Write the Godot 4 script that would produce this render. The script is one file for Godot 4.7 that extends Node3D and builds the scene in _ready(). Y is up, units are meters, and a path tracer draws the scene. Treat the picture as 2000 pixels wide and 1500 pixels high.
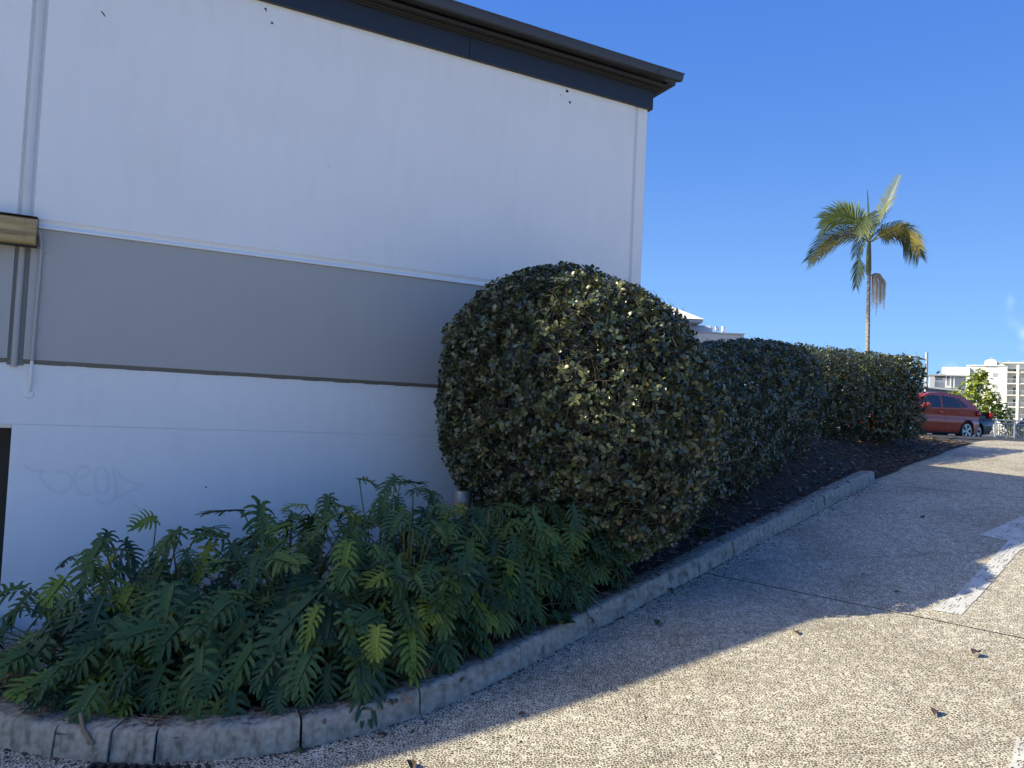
extends Node3D

# ------------------------------------------------------------------ helpers
var M := {}
var rng := RandomNumberGenerator.new()
const P1 := Vector3(0.108, 0.17, -3.792)
const KD := Vector3(0.6889, 0.0, -0.7249)      # along the kerb, uphill
const KI := Vector3(-0.7249, 0.0, -0.6889)     # from the kerb into the bed
var PS := [-40.0, -12.0, -2.2, -1.4, -0.7, 0.0, 1.2, 5.57, 7.07, 8.57, 10.07, 11.57, 13.5, 90.0]
var PY := [-0.3, -0.2, 0.04, 0.055, 0.1, 0.17, 0.332, 0.92, 1.07, 1.2, 1.32, 1.38, 1.385, 1.385]
var KERB: PackedVector3Array
var taken := {}

func numbered(called: String) -> String:
	if not taken.has(called):
		taken[called] = 0
		return called
	taken[called] += 1
	return "%s_%03d" % [called, taken[called]]

func tag(o: Node, label: String, category: String, group := "", kind := "") -> void:
	if label: o.set_meta("label", label)
	if category: o.set_meta("category", category)
	if group: o.set_meta("group", group)
	if kind: o.set_meta("kind", kind)

func thing(called: String, label: String, category: String, at := Vector3.ZERO, turn := 0.0, group := "") -> Node3D:
	var o := Node3D.new()
	o.name = numbered(called)
	add_child(o)
	o.position = at
	o.rotation.y = turn
	tag(o, label, category, group)
	return o

func ST() -> SurfaceTool:
	var st := SurfaceTool.new()
	st.begin(Mesh.PRIMITIVE_TRIANGLES)
	st.set_smooth_group(-1)
	return st

func fin(st: SurfaceTool) -> ArrayMesh:
	st.generate_normals()
	return st.commit()

func put(called: String, mesh: Mesh, m: Material, parent: Node = null, xf := Transform3D.IDENTITY) -> MeshInstance3D:
	var o := MeshInstance3D.new()
	o.mesh = mesh
	o.material_override = m
	o.transform = xf
	if parent == null or parent == self:
		o.name = numbered(called)
		add_child(o)
	else:
		o.name = called
		parent.add_child(o, true)
	return o

func obj(called: String, st: SurfaceTool, m: Material, parent: Node = null, xf := Transform3D.IDENTITY) -> MeshInstance3D:
	return put(called, fin(st), m, parent, xf)

# a convex face, turned so that it looks away from c
func face(st: SurfaceTool, pts: Array, c: Vector3) -> void:
	var a: Vector3 = pts[0]
	var mid := Vector3.ZERO
	for p in pts: mid += p
	mid /= pts.size()
	var nn: Vector3 = (pts[2] - a).cross(pts[1] - a)
	var rev: bool = nn.dot(mid - c) < 0.0
	for i in range(1, pts.size() - 1):
		st.add_vertex(a)
		if rev:
			st.add_vertex(pts[i + 1]); st.add_vertex(pts[i])
		else:
			st.add_vertex(pts[i]); st.add_vertex(pts[i + 1])

# box lo..hi with chamfered edges
func bx(st: SurfaceTool, lo: Vector3, hi: Vector3, b := 0.0) -> void:
	var c := (lo + hi) / 2.0
	var h := (hi - lo) / 2.0
	var e := minf(b, minf(h.x, minf(h.y, h.z)) * 0.9)
	if e <= 0.0:
		for ax in 3:
			for s in [-1.0, 1.0]:
				var q := []
				for uv in [[-1, -1], [1, -1], [1, 1], [-1, 1]]:
					var v := Vector3.ZERO
					v[ax] = s * h[ax]; v[(ax + 1) % 3] = uv[0] * h[(ax + 1) % 3]; v[(ax + 2) % 3] = uv[1] * h[(ax + 2) % 3]
					q.append(c + v)
				face(st, q, c)
		return
	var vert := func(sx: float, sy: float, sz: float, ax: int) -> Vector3:
		var v := Vector3(sx * (h.x - e), sy * (h.y - e), sz * (h.z - e))
		v[ax] = [sx, sy, sz][ax] * h[ax]
		return c + v
	for ax in 3:
		var b1 := (ax + 1) % 3
		var b2 := (ax + 2) % 3
		for s in [-1.0, 1.0]:
			var q := []
			for uv in [[-1, -1], [1, -1], [1, 1], [-1, 1]]:
				var sg := [0.0, 0.0, 0.0]
				sg[ax] = s; sg[b1] = uv[0]; sg[b2] = uv[1]
				q.append(vert.call(sg[0], sg[1], sg[2], ax))
			face(st, q, c)
			for t in [-1.0, 1.0]:
				var q2 := []
				for w in [[-1.0, ax], [1.0, ax], [1.0, b1], [-1.0, b1]]:
					var sg := [0.0, 0.0, 0.0]
					sg[ax] = s; sg[b1] = t; sg[b2] = w[0]
					q2.append(vert.call(sg[0], sg[1], sg[2], w[1]))
				face(st, q2, c)
	for sx in [-1.0, 1.0]:
		for sy in [-1.0, 1.0]:
			for sz in [-1.0, 1.0]:
				face(st, [vert.call(sx, sy, sz, 0), vert.call(sx, sy, sz, 1), vert.call(sx, sy, sz, 2)], c)

func tube(st: SurfaceTool, pts: Array, radii: Array, sides := 6, cap := true) -> void:
	var rings := []
	var up := Vector3(0.31, 0.2, 0.93)
	for i in pts.size():
		var t: Vector3 = (pts[mini(i + 1, pts.size() - 1)] - pts[maxi(i - 1, 0)]).normalized()
		var sx := t.cross(up)
		if sx.length() < 0.05: sx = t.cross(Vector3.RIGHT)
		sx = sx.normalized()
		up = sx.cross(t).normalized()
		var ring := []
		for k in sides:
			var a := TAU * k / sides
			ring.append(pts[i] + (sx * cos(a) + up * sin(a)) * radii[mini(i, radii.size() - 1)])
		rings.append(ring)
	if sides > 4: st.set_smooth_group(1)
	for i in rings.size() - 1:
		var c: Vector3 = (pts[i] + pts[i + 1]) / 2.0
		for k in sides:
			var k2 := (k + 1) % sides
			face(st, [rings[i][k], rings[i][k2], rings[i + 1][k2], rings[i + 1][k]], c)
	st.set_smooth_group(-1)
	if cap:
		face(st, rings[0], pts[1])
		face(st, rings[-1], pts[-2])

# a polygon in (x, y) pulled along z
func prism(st: SurfaceTool, poly: PackedVector2Array, z0: float, z1: float) -> void:
	var ids := Geometry2D.triangulate_polygon(poly)
	for z in [z0, z1]:
		for i in range(0, ids.size(), 3):
			var q := []
			for k in 3:
				var p := poly[ids[i + k]]
				q.append(Vector3(p.x, p.y, z))
			face(st, q, Vector3(0, 0, (z0 + z1) / 2.0) + Vector3(q[0].x, q[0].y, 0))
	var cw := Geometry2D.is_polygon_clockwise(poly)
	for i in poly.size():
		var a := poly[i]
		var b := poly[(i + 1) % poly.size()]
		var out := Vector2(b.y - a.y, a.x - b.x) * (-1.0 if cw else 1.0)
		var mid := (a + b) / 2.0 - out
		face(st, [Vector3(a.x, a.y, z0), Vector3(b.x, b.y, z0), Vector3(b.x, b.y, z1), Vector3(a.x, a.y, z1)], Vector3(mid.x, mid.y, (z0 + z1) / 2.0))

func basis_zy(fwd: Vector3, up: Vector3) -> Basis:   # z along fwd, y near up
	var z := fwd.normalized()
	var x := up.cross(z)
	if x.length() < 0.01: x = Vector3(0.7, 0.1, 0.5).cross(z)
	x = x.normalized()
	return Basis(x, z.cross(x), z)

func gh(s: float) -> float:
	for i in PS.size() - 1:
		if s <= PS[i + 1]:
			return lerpf(PY[i], PY[i + 1], clampf((s - PS[i]) / (PS[i + 1] - PS[i]), 0, 1))
	return PY[-1]

func gs(x: float, z: float) -> float:      # smoothed
	var s := Vector3(x - P1.x, 0, z - P1.z).dot(KD)
	return (gh(s - 0.25) + gh(s) * 2.0 + gh(s + 0.25)) / 4.0

func on_road(x: float, z: float, up := 0.0) -> Vector3:
	return Vector3(x, gs(x, z) + up, z)

func smooth(a: float, b: float, x: float) -> float:
	var t := clampf((x - a) / (b - a), 0, 1)
	return t * t * (3 - 2 * t)

var soil_noise := FastNoiseLite.new()
func soil(x: float, z: float) -> float:
	var q := Vector3(x - P1.x, 0, z - P1.z)
	var s := q.dot(KD)
	var t := q.dot(KI)
	var base := gs(x, z) + 0.085
	if s > 5.4: base = lerpf(base, gs(x, z) + 0.02, smooth(5.4, 5.9, s))
	var terr := -0.25
	if s > -1.6: terr = lerpf(-0.25, 0.2, smooth(-1.6, 0.2, s))
	if s > 0.2: terr = lerpf(0.2, 1.42, smooth(0.2, 5.6, s))
	var tt := t
	if s < 0.0:      # the kerb curves round here: distance from its near corner
		tt = -(z + 3.0) - maxf(0.0, x + 0.8) * 0.55
		if x < -2.0: tt -= (-2.0 - x) * 0.3
	var y := lerpf(base, maxf(terr, base) if s > 1.0 else terr, smooth(0.15, 1.15, tt))
	return y + soil_noise.get_noise_2d(x * 60.0, z * 60.0) * 0.02

func noise_tex(freq: float, ramp: Gradient, size := 512, kind := FastNoiseLite.TYPE_SIMPLEX_SMOOTH, octaves := 4, sd := 3, normal := false, strength := 4.0) -> NoiseTexture2D:
	var t := NoiseTexture2D.new()
	var n := FastNoiseLite.new()
	n.noise_type = kind
	n.frequency = freq
	n.fractal_octaves = octaves
	n.seed = sd
	t.noise = n
	t.width = size; t.height = size
	t.seamless = true
	t.color_ramp = ramp
	t.as_normal_map = normal
	t.bump_strength = strength
	return t

func ramp(stops: Array) -> Gradient:
	var g := Gradient.new()
	var o := PackedFloat32Array()
	var c := PackedColorArray()
	for s in stops:
		o.append(s[0]); c.append(s[1])
	g.offsets = o; g.colors = c
	return g

func L(r: float, g: float, b: float) -> Color:    # real base colour (linear) to what albedo_color takes
	return Color(r, g, b).linear_to_srgb()

func mat(c: Color, rough := 0.8, metal := 0.0) -> StandardMaterial3D:
	var m := StandardMaterial3D.new()
	m.albedo_color = c
	m.roughness = rough
	m.metallic = metal
	return m

func world_tex(m: StandardMaterial3D, t: Texture2D, per_metre: float) -> StandardMaterial3D:
	m.albedo_texture = t
	m.uv1_triplanar = true
	m.uv1_world_triplanar = true
	m.uv1_scale = Vector3.ONE * per_metre
	return m

func stain(m: StandardMaterial3D, t: Texture2D, per_metre: float) -> StandardMaterial3D:
	m.detail_enabled = true
	m.detail_albedo = t
	m.detail_blend_mode = BaseMaterial3D.BLEND_MODE_MUL
	m.detail_uv_layer = BaseMaterial3D.DETAIL_UV_2
	m.uv2_triplanar = true
	m.uv2_world_triplanar = true
	m.uv2_scale = Vector3.ONE * per_metre
	return m

# exposed aggregate: dark pebbles of many tones set in pale cement
func aggregate() -> Array:
	var size := 1024
	var d := FastNoiseLite.new()
	d.noise_type = FastNoiseLite.TYPE_CELLULAR
	d.cellular_return_type = FastNoiseLite.RETURN_DISTANCE2_SUB
	d.frequency = 0.085
	d.fractal_type = FastNoiseLite.FRACTAL_NONE
	d.cellular_jitter = 0.9
	d.domain_warp_enabled = true
	d.domain_warp_amplitude = 5.0
	d.domain_warp_frequency = 0.06
	var v: FastNoiseLite = d.duplicate()
	v.cellular_return_type = FastNoiseLite.RETURN_CELL_VALUE
	var f := FastNoiseLite.new()
	f.frequency = 0.012
	f.fractal_octaves = 3
	var di := d.get_seamless_image(size, size).get_data()
	var vi := v.get_seamless_image(size, size).get_data()
	var fi := f.get_seamless_image(size, size).get_data()
	var col := PackedByteArray(); col.resize(size * size * 3)
	var hi := PackedByteArray(); hi.resize(size * size)
	for i in size * size:
		var edge: int = di[i]
		var val: int = vi[i]
		var lim: int = 33 + (fi[i] - 128) / 11
		var p := clampf((edge - lim) / 26.0, 0.0, 1.0)      # 1 inside a pebble
		if val > 222: p *= 0.35      # covered by cement
		var tone := 66.0 + (val % 37) * 1.7
		var warm := float((val / 3) % 3)
		var cem := 218.0 + (fi[i] - 128) * 0.1
		col[i * 3] = int(lerpf(cem, tone + warm * 5.0, p))
		col[i * 3 + 1] = int(lerpf(cem - 6, tone - 4.0, p))
		col[i * 3 + 2] = int(lerpf(cem - 24, tone - 12.0 - warm * 4.0, p))
		hi[i] = int(90 + 110 * p)
	var a := Image.create_from_data(size, size, false, Image.FORMAT_RGB8, col)
	var h := Image.create_from_data(size, size, false, Image.FORMAT_L8, hi)
	return [ImageTexture.create_from_image(a), ImageTexture.create_from_image(h)]

func sky_clouds() -> ImageTexture:      # a few low wisps of cumulus, equirectangular
	var w := 2048
	var h := 1024
	var im := Image.create(w, h, false, Image.FORMAT_RGBA8)
	im.fill(Color(0, 0, 0, 0))
	var n := FastNoiseLite.new()
	n.frequency = 0.03
	n.fractal_octaves = 5
	n.seed = 11
	var r := RandomNumberGenerator.new()
	r.seed = 5
	# [azimuth to the right of straight ahead, elevation, width, height] in degrees
	var puffs := [[34.5, 7.4, 0.42, 0.45], [34.3, 8.7, 0.2, 0.5], [35.2, 6.6, 0.45, 0.5], [35.4, 5.7, 0.7, 0.4], [37.4, 6.2, 1.0, 0.7], [31.0, 4.6, 0.5, 0.2]]
	for k in 26:
		puffs.append([r.randf_range(44, 330), r.randf_range(4, 10), r.randf_range(1, 3), r.randf_range(0.4, 1.0)])
	for p in puffs:
		var cx: float = p[0] / 360.0 * w      # column 0 lies straight ahead
		var cy: float = h * (0.5 - p[1] / 180.0)
		var rx: float = p[2] / 360.0 * w
		var ry: float = p[3] / 180.0 * h
		for y in range(int(cy - ry * 2), int(cy + ry * 2) + 1):
			for x in range(int(cx - rx * 2), int(cx + rx * 2) + 1):
				var q := Vector2((x - cx) / rx, (y - cy) / ry)
				var a := clampf(1.0 - q.length() * 0.62 + n.get_noise_2d(x * 3.0, y * 3.0) * 0.9, 0, 1)
				a = a * a * 0.34
				var X := posmod(x, w)
				var o := im.get_pixel(X, y)
				if a > o.a: im.set_pixel(X, y, Color(0.66, 0.62, 0.66, a))
	return ImageTexture.create_from_image(im)

# ------------------------------------------------------------------ scene
func _ready() -> void:
	rng.seed = 20240
	camera_and_light()
	materials()
	ground()
	kerb()
	building()
	wall_fittings()
	neighbours()
	far_things()
	hedges()
	philodendrons()
	bollard()
	cars()
	palm()
	road_bits()

func camera_and_light() -> void:
	var cam := Camera3D.new()
	cam.name = "camera"
	cam.fov = 55.7
	cam.near = 0.05
	cam.far = 900.0
	var p := deg_to_rad(2.15)
	var r := deg_to_rad(2.65)
	var u := Vector3(sin(r) * cos(p), cos(r) * cos(p), -sin(p))
	var fw := Vector3(0, 0, -1)
	var h := (fw - u * fw.dot(u)).normalized()
	var x := h.cross(u)
	cam.basis = Basis(x, u, -h).transposed()
	cam.position = Vector3(0, 1.5, 0)
	add_child(cam)
	var env := Environment.new()
	env.background_mode = Environment.BG_SKY
	var sm := ProceduralSkyMaterial.new()
	sm.sky_top_color = L(0.0335, 0.115, 0.402)
	sm.sky_horizon_color = L(0.23, 0.445, 0.715)
	sm.sky_curve = 0.15
	sm.ground_bottom_color = L(0.28, 0.27, 0.25)
	sm.ground_horizon_color = L(0.4, 0.5, 0.62)
	sm.sun_angle_max = 65.0  # glow widened out of view, added fill light for the shaded wall
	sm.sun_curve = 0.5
	sm.sky_cover = sky_clouds()
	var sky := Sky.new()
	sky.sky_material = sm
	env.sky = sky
	env.background_energy_multiplier = 1.0
	env.tonemap_mode = Environment.TONE_MAPPER_LINEAR
	env.tonemap_exposure = 1.85
	env.sdfgi_enabled = true
	env.ssao_enabled = true
	env.ssil_enabled = true
	var we := WorldEnvironment.new()
	we.name = "environment"
	we.environment = env
	add_child(we)
	var sun := DirectionalLight3D.new()
	sun.name = "sun"
	sun.light_color = Color(1.0, 0.955, 0.82)
	sun.light_energy = 1.25
	sun.light_angular_distance = 0.5
	sun.shadow_enabled = true
	sun.basis = Basis.looking_at(Vector3(1.38, -1.0, -0.155), Vector3.UP)
	add_child(sun)

func materials() -> void:
	var W := Color.WHITE
	var grime := noise_tex(0.006, ramp([[0.0, Color(0.86, 0.85, 0.83)], [0.42, Color(0.96, 0.955, 0.95)], [0.75, W]]), 512, FastNoiseLite.TYPE_SIMPLEX_SMOOTH, 6, 9)
	var faint := noise_tex(0.005, ramp([[0.0, Color(0.975, 0.975, 0.97)], [0.5, Color(0.99, 0.99, 0.99)], [1.0, W]]), 512, FastNoiseLite.TYPE_SIMPLEX_SMOOTH, 5, 21)
	var blotch := noise_tex(0.02, ramp([[0.0, Color(0.42, 0.41, 0.4)], [0.3, Color(0.74, 0.73, 0.71)], [0.5, Color(0.93, 0.92, 0.9)], [1.0, W]]), 512, FastNoiseLite.TYPE_SIMPLEX_SMOOTH, 6, 4)
	var ag := aggregate()
	var m := mat(Color(1, 1, 1), 0.85)
	world_tex(m, ag[0], 1.0 / 1.2)
	m.heightmap_enabled = true
	m.heightmap_texture = ag[1]
	m.heightmap_scale = 0.35
	stain(m, grime, 1.0 / 3.7)
	M.agg = m
	m = world_tex(mat(L(0.52, 0.485, 0.425), 0.9), noise_tex(0.05, ramp([[0.0, Color(0.7, 0.69, 0.67)], [0.5, Color(0.9, 0.9, 0.88)], [1.0, W]]), 512, FastNoiseLite.TYPE_SIMPLEX_SMOOTH, 5, 31), 1.0)
	stain(m, blotch, 1.0)
	m.uv2_scale = Vector3(1.6, 0.8, 1.6)      # rain streaks
	m.heightmap_enabled = true
	m.heightmap_texture = noise_tex(0.08, null, 512, FastNoiseLite.TYPE_SIMPLEX_SMOOTH, 4, 8)
	m.heightmap_scale = 0.12
	M.kerb = m
	M.joint = mat(L(0.03, 0.028, 0.026), 0.95)
	m = world_tex(mat(L(0.055, 0.056, 0.058), 0.9), noise_tex(0.2, ramp([[0.0, Color(0.6, 0.6, 0.6)], [1.0, W]]), 512, FastNoiseLite.TYPE_SIMPLEX_SMOOTH, 3, 5), 2.0)
	M.asphalt = m
	m = world_tex(mat(L(0.46, 0.44, 0.4), 0.9), noise_tex(0.03, ramp([[0.0, Color(0.75, 0.75, 0.75)], [1.0, W]]), 512, FastNoiseLite.TYPE_SIMPLEX_SMOOTH, 4, 6), 0.2)
	M.ground = m
	m = world_tex(mat(L(0.065, 0.048, 0.036), 0.95), noise_tex(0.06, ramp([[0.0, Color(0.35, 0.33, 0.32)], [0.5, Color(0.8, 0.78, 0.75)], [1.0, W]]), 512, FastNoiseLite.TYPE_SIMPLEX_SMOOTH, 5, 7), 1.2)
	M.soil = m
	var streak := noise_tex(0.012, ramp([[0.0, Color(0.975, 0.973, 0.97)], [0.4, Color(0.994, 0.994, 0.993)], [1.0, W]]), 512, FastNoiseLite.TYPE_SIMPLEX_SMOOTH, 5, 61)
	var bump := noise_tex(0.05, null, 512, FastNoiseLite.TYPE_SIMPLEX_SMOOTH, 5, 77)
	var plaster := func(c: Color, rough: float, depth: float) -> StandardMaterial3D:
		var q := mat(c, rough)
		world_tex(q, faint, 1.0 / 2.3)
		stain(q, streak, 1.0)
		q.uv2_scale = Vector3(1.3, 0.16, 1.3)
		q.heightmap_enabled = true
		q.heightmap_texture = bump
		q.heightmap_scale = depth
		return q
	M.white = plaster.call(L(0.9, 0.89, 0.85), 0.62, 0.06)
	M.white_rough = plaster.call(L(0.88, 0.875, 0.84), 0.66, 0.22)
	M.grey = plaster.call(L(0.44, 0.43, 0.395), 0.55, 0.06)
	M.grey_edge = plaster.call(L(0.2, 0.2, 0.18), 0.7, 0.1)
	M.sealant = plaster.call(L(0.72, 0.72, 0.7), 0.5, 0.04)
	M.recess = plaster.call(L(0.74, 0.74, 0.73), 0.7, 0.04)
	M.fascia = stain(mat(L(0.021, 0.026, 0.036), 0.42), faint, 1.3)
	M.soffit = mat(L(0.03, 0.028, 0.027), 0.6)
	M.gutter = stain(mat(L(0.05, 0.05, 0.052), 0.4), faint, 1.7)
	M.gap = mat(L(0.02, 0.018, 0.016), 0.9)
	M.roof = mat(L(0.08, 0.085, 0.09), 0.5)
	M.dark = mat(L(0.012, 0.012, 0.013), 0.8)
	m = mat(L(0.62, 0.5, 0.26), 0.35)
	m.backlight_enabled = true
	m.backlight = Color(0.25, 0.2, 0.12)
	M.diffuser = stain(m, noise_tex(0.01, ramp([[0.0, Color(0.5, 0.42, 0.3)], [0.45, Color(0.85, 0.8, 0.7)], [1.0, W]]), 256, FastNoiseLite.TYPE_SIMPLEX_SMOOTH, 4, 15), 2.0)
	m.uv2_scale = Vector3(0.5, 9.0, 0.5)
	M.tube_glow = mat(L(0.75, 0.66, 0.42), 0.3)
	m = mat(Color(0.36, 0.43, 0.56, 0.06), 0.9)
	m.transparency = BaseMaterial3D.TRANSPARENCY_ALPHA
	M.graffiti = m
	M.leaf = leaf_mat(0.3, 0.5)
	M.leaf.metallic_specular = 0.55
	M.palm = leaf_mat(0.4, 0.8)
	M.phil = leaf_mat(0.5, 0.5)
	M.phil.metallic_specular = 0.3
	M.tree = leaf_mat(0.4, 0.7)
	M.stalk = mat(L(0.11, 0.14, 0.045), 0.5)
	M.stalk_brown = mat(L(0.15, 0.11, 0.05), 0.6)
	M.twig = world_tex(mat(L(0.17, 0.15, 0.125), 0.85), noise_tex(0.1, ramp([[0.0, Color(0.5, 0.48, 0.45)], [1.0, W]]), 128, FastNoiseLite.TYPE_SIMPLEX_SMOOTH, 3, 2), 6.0)
	m = world_tex(mat(L(0.46, 0.465, 0.46), 0.9), noise_tex(0.02, ramp([[0.0, Color(0.55, 0.52, 0.5)], [0.6, Color(0.9, 0.88, 0.85)], [1.0, W]]), 256, FastNoiseLite.TYPE_SIMPLEX_SMOOTH, 4, 12), 2.0)
	M.trunk = m
	M.straw = mat(L(0.55, 0.42, 0.26), 0.8)
	M.chips = leaf_mat(0.8, 0.0)
	M.chips.backlight_enabled = false
	M.paint = stain(mat(L(0.56, 0.56, 0.54), 0.8), grime, 1.6)
	M.steel = mat(L(0.42, 0.43, 0.44), 0.45, 0.3)
	M.render_white = mat(L(0.8, 0.8, 0.78), 0.8)
	M.cream = mat(L(0.78, 0.72, 0.6), 0.8)
	M.render_grey = mat(L(0.33, 0.35, 0.36), 0.8)
	M.pale_grey = mat(L(0.5, 0.52, 0.54), 0.8)
	M.window = mat(L(0.02, 0.025, 0.03), 0.12)
	M.rail = mat(L(0.42, 0.45, 0.48), 0.5)
	m = mat(L(0.5, 0.045, 0.014), 0.36)
	m.clearcoat_enabled = true
	m.clearcoat = 0.6
	m.clearcoat_roughness = 0.03
	M.red = m
	m = m.duplicate(); m.albedo_color = L(0.012, 0.014, 0.02); M.navy = m
	m = m.duplicate(); m.albedo_color = L(0.75, 0.75, 0.74); M.car_white = m
	m = mat(L(0.006, 0.008, 0.011), 0.05)
	m.metallic_specular = 0.6
	M.glass = m
	M.tyre = mat(L(0.015, 0.015, 0.016), 0.85)
	M.alloy = mat(L(0.55, 0.56, 0.57), 0.3, 0.75)
	M.lens_red = mat(L(0.4, 0.01, 0.012), 0.15)
	M.chrome = mat(L(0.7, 0.7, 0.7), 0.15, 1.0)
	M.plate = mat(L(0.6, 0.6, 0.58), 0.5)
	M.bark_chip = mat(L(0.06, 0.045, 0.035), 0.85)
	M.grate = mat(L(0.05, 0.048, 0.045), 0.6, 0.6)
	M.bollard = world_tex(mat(L(0.3, 0.31, 0.31), 0.45, 0.4), faint, 1.0)
	M.amber = mat(L(0.4, 0.26, 0.11), 0.35)

func leaf_mat(rough: float, back: float) -> StandardMaterial3D:
	var m := mat(Color.WHITE, rough)
	m.vertex_color_use_as_albedo = true
	if back > 0.0:
		m.backlight_enabled = true
		m.backlight = Color(back, back, back * 0.8)
	return m

# ------------------------------------------------------------------ ground
func strip_sheet(st: SurfaceTool, s0: float, s1: float, left: Callable, right: float, ds: float, lift: float) -> void:
	# a sheet over (s along the kerb, t to the right of it), smooth in s
	st.set_smooth_group(2)
	var ns := maxi(1, int(ceil((s1 - s0) / ds)))
	var rows := []
	for i in ns + 1:
		var s := lerpf(s0, s1, float(i) / ns)
		var row := []
		var l: float = left.call(s)
		for k in 9:
			var t := lerpf(l, right, pow(k / 8.0, 1.5))
			var p := P1 + KD * s - KI * t
			p.y = gs(p.x, p.z) + lift
			row.append(p)
		rows.append(row)
	for i in ns:
		for k in 8:
			face(st, [rows[i][k], rows[i + 1][k], rows[i + 1][k + 1], rows[i][k + 1]], rows[i][k] - Vector3(0, 5, 0))
	st.set_smooth_group(-1)

func kerb_left(s: float) -> float:      # how far left of the straight kerb line the driveway reaches under kerb
	return -0.1 if s > -0.2 else -0.1 - (-0.2 - s) * 3.0

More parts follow.
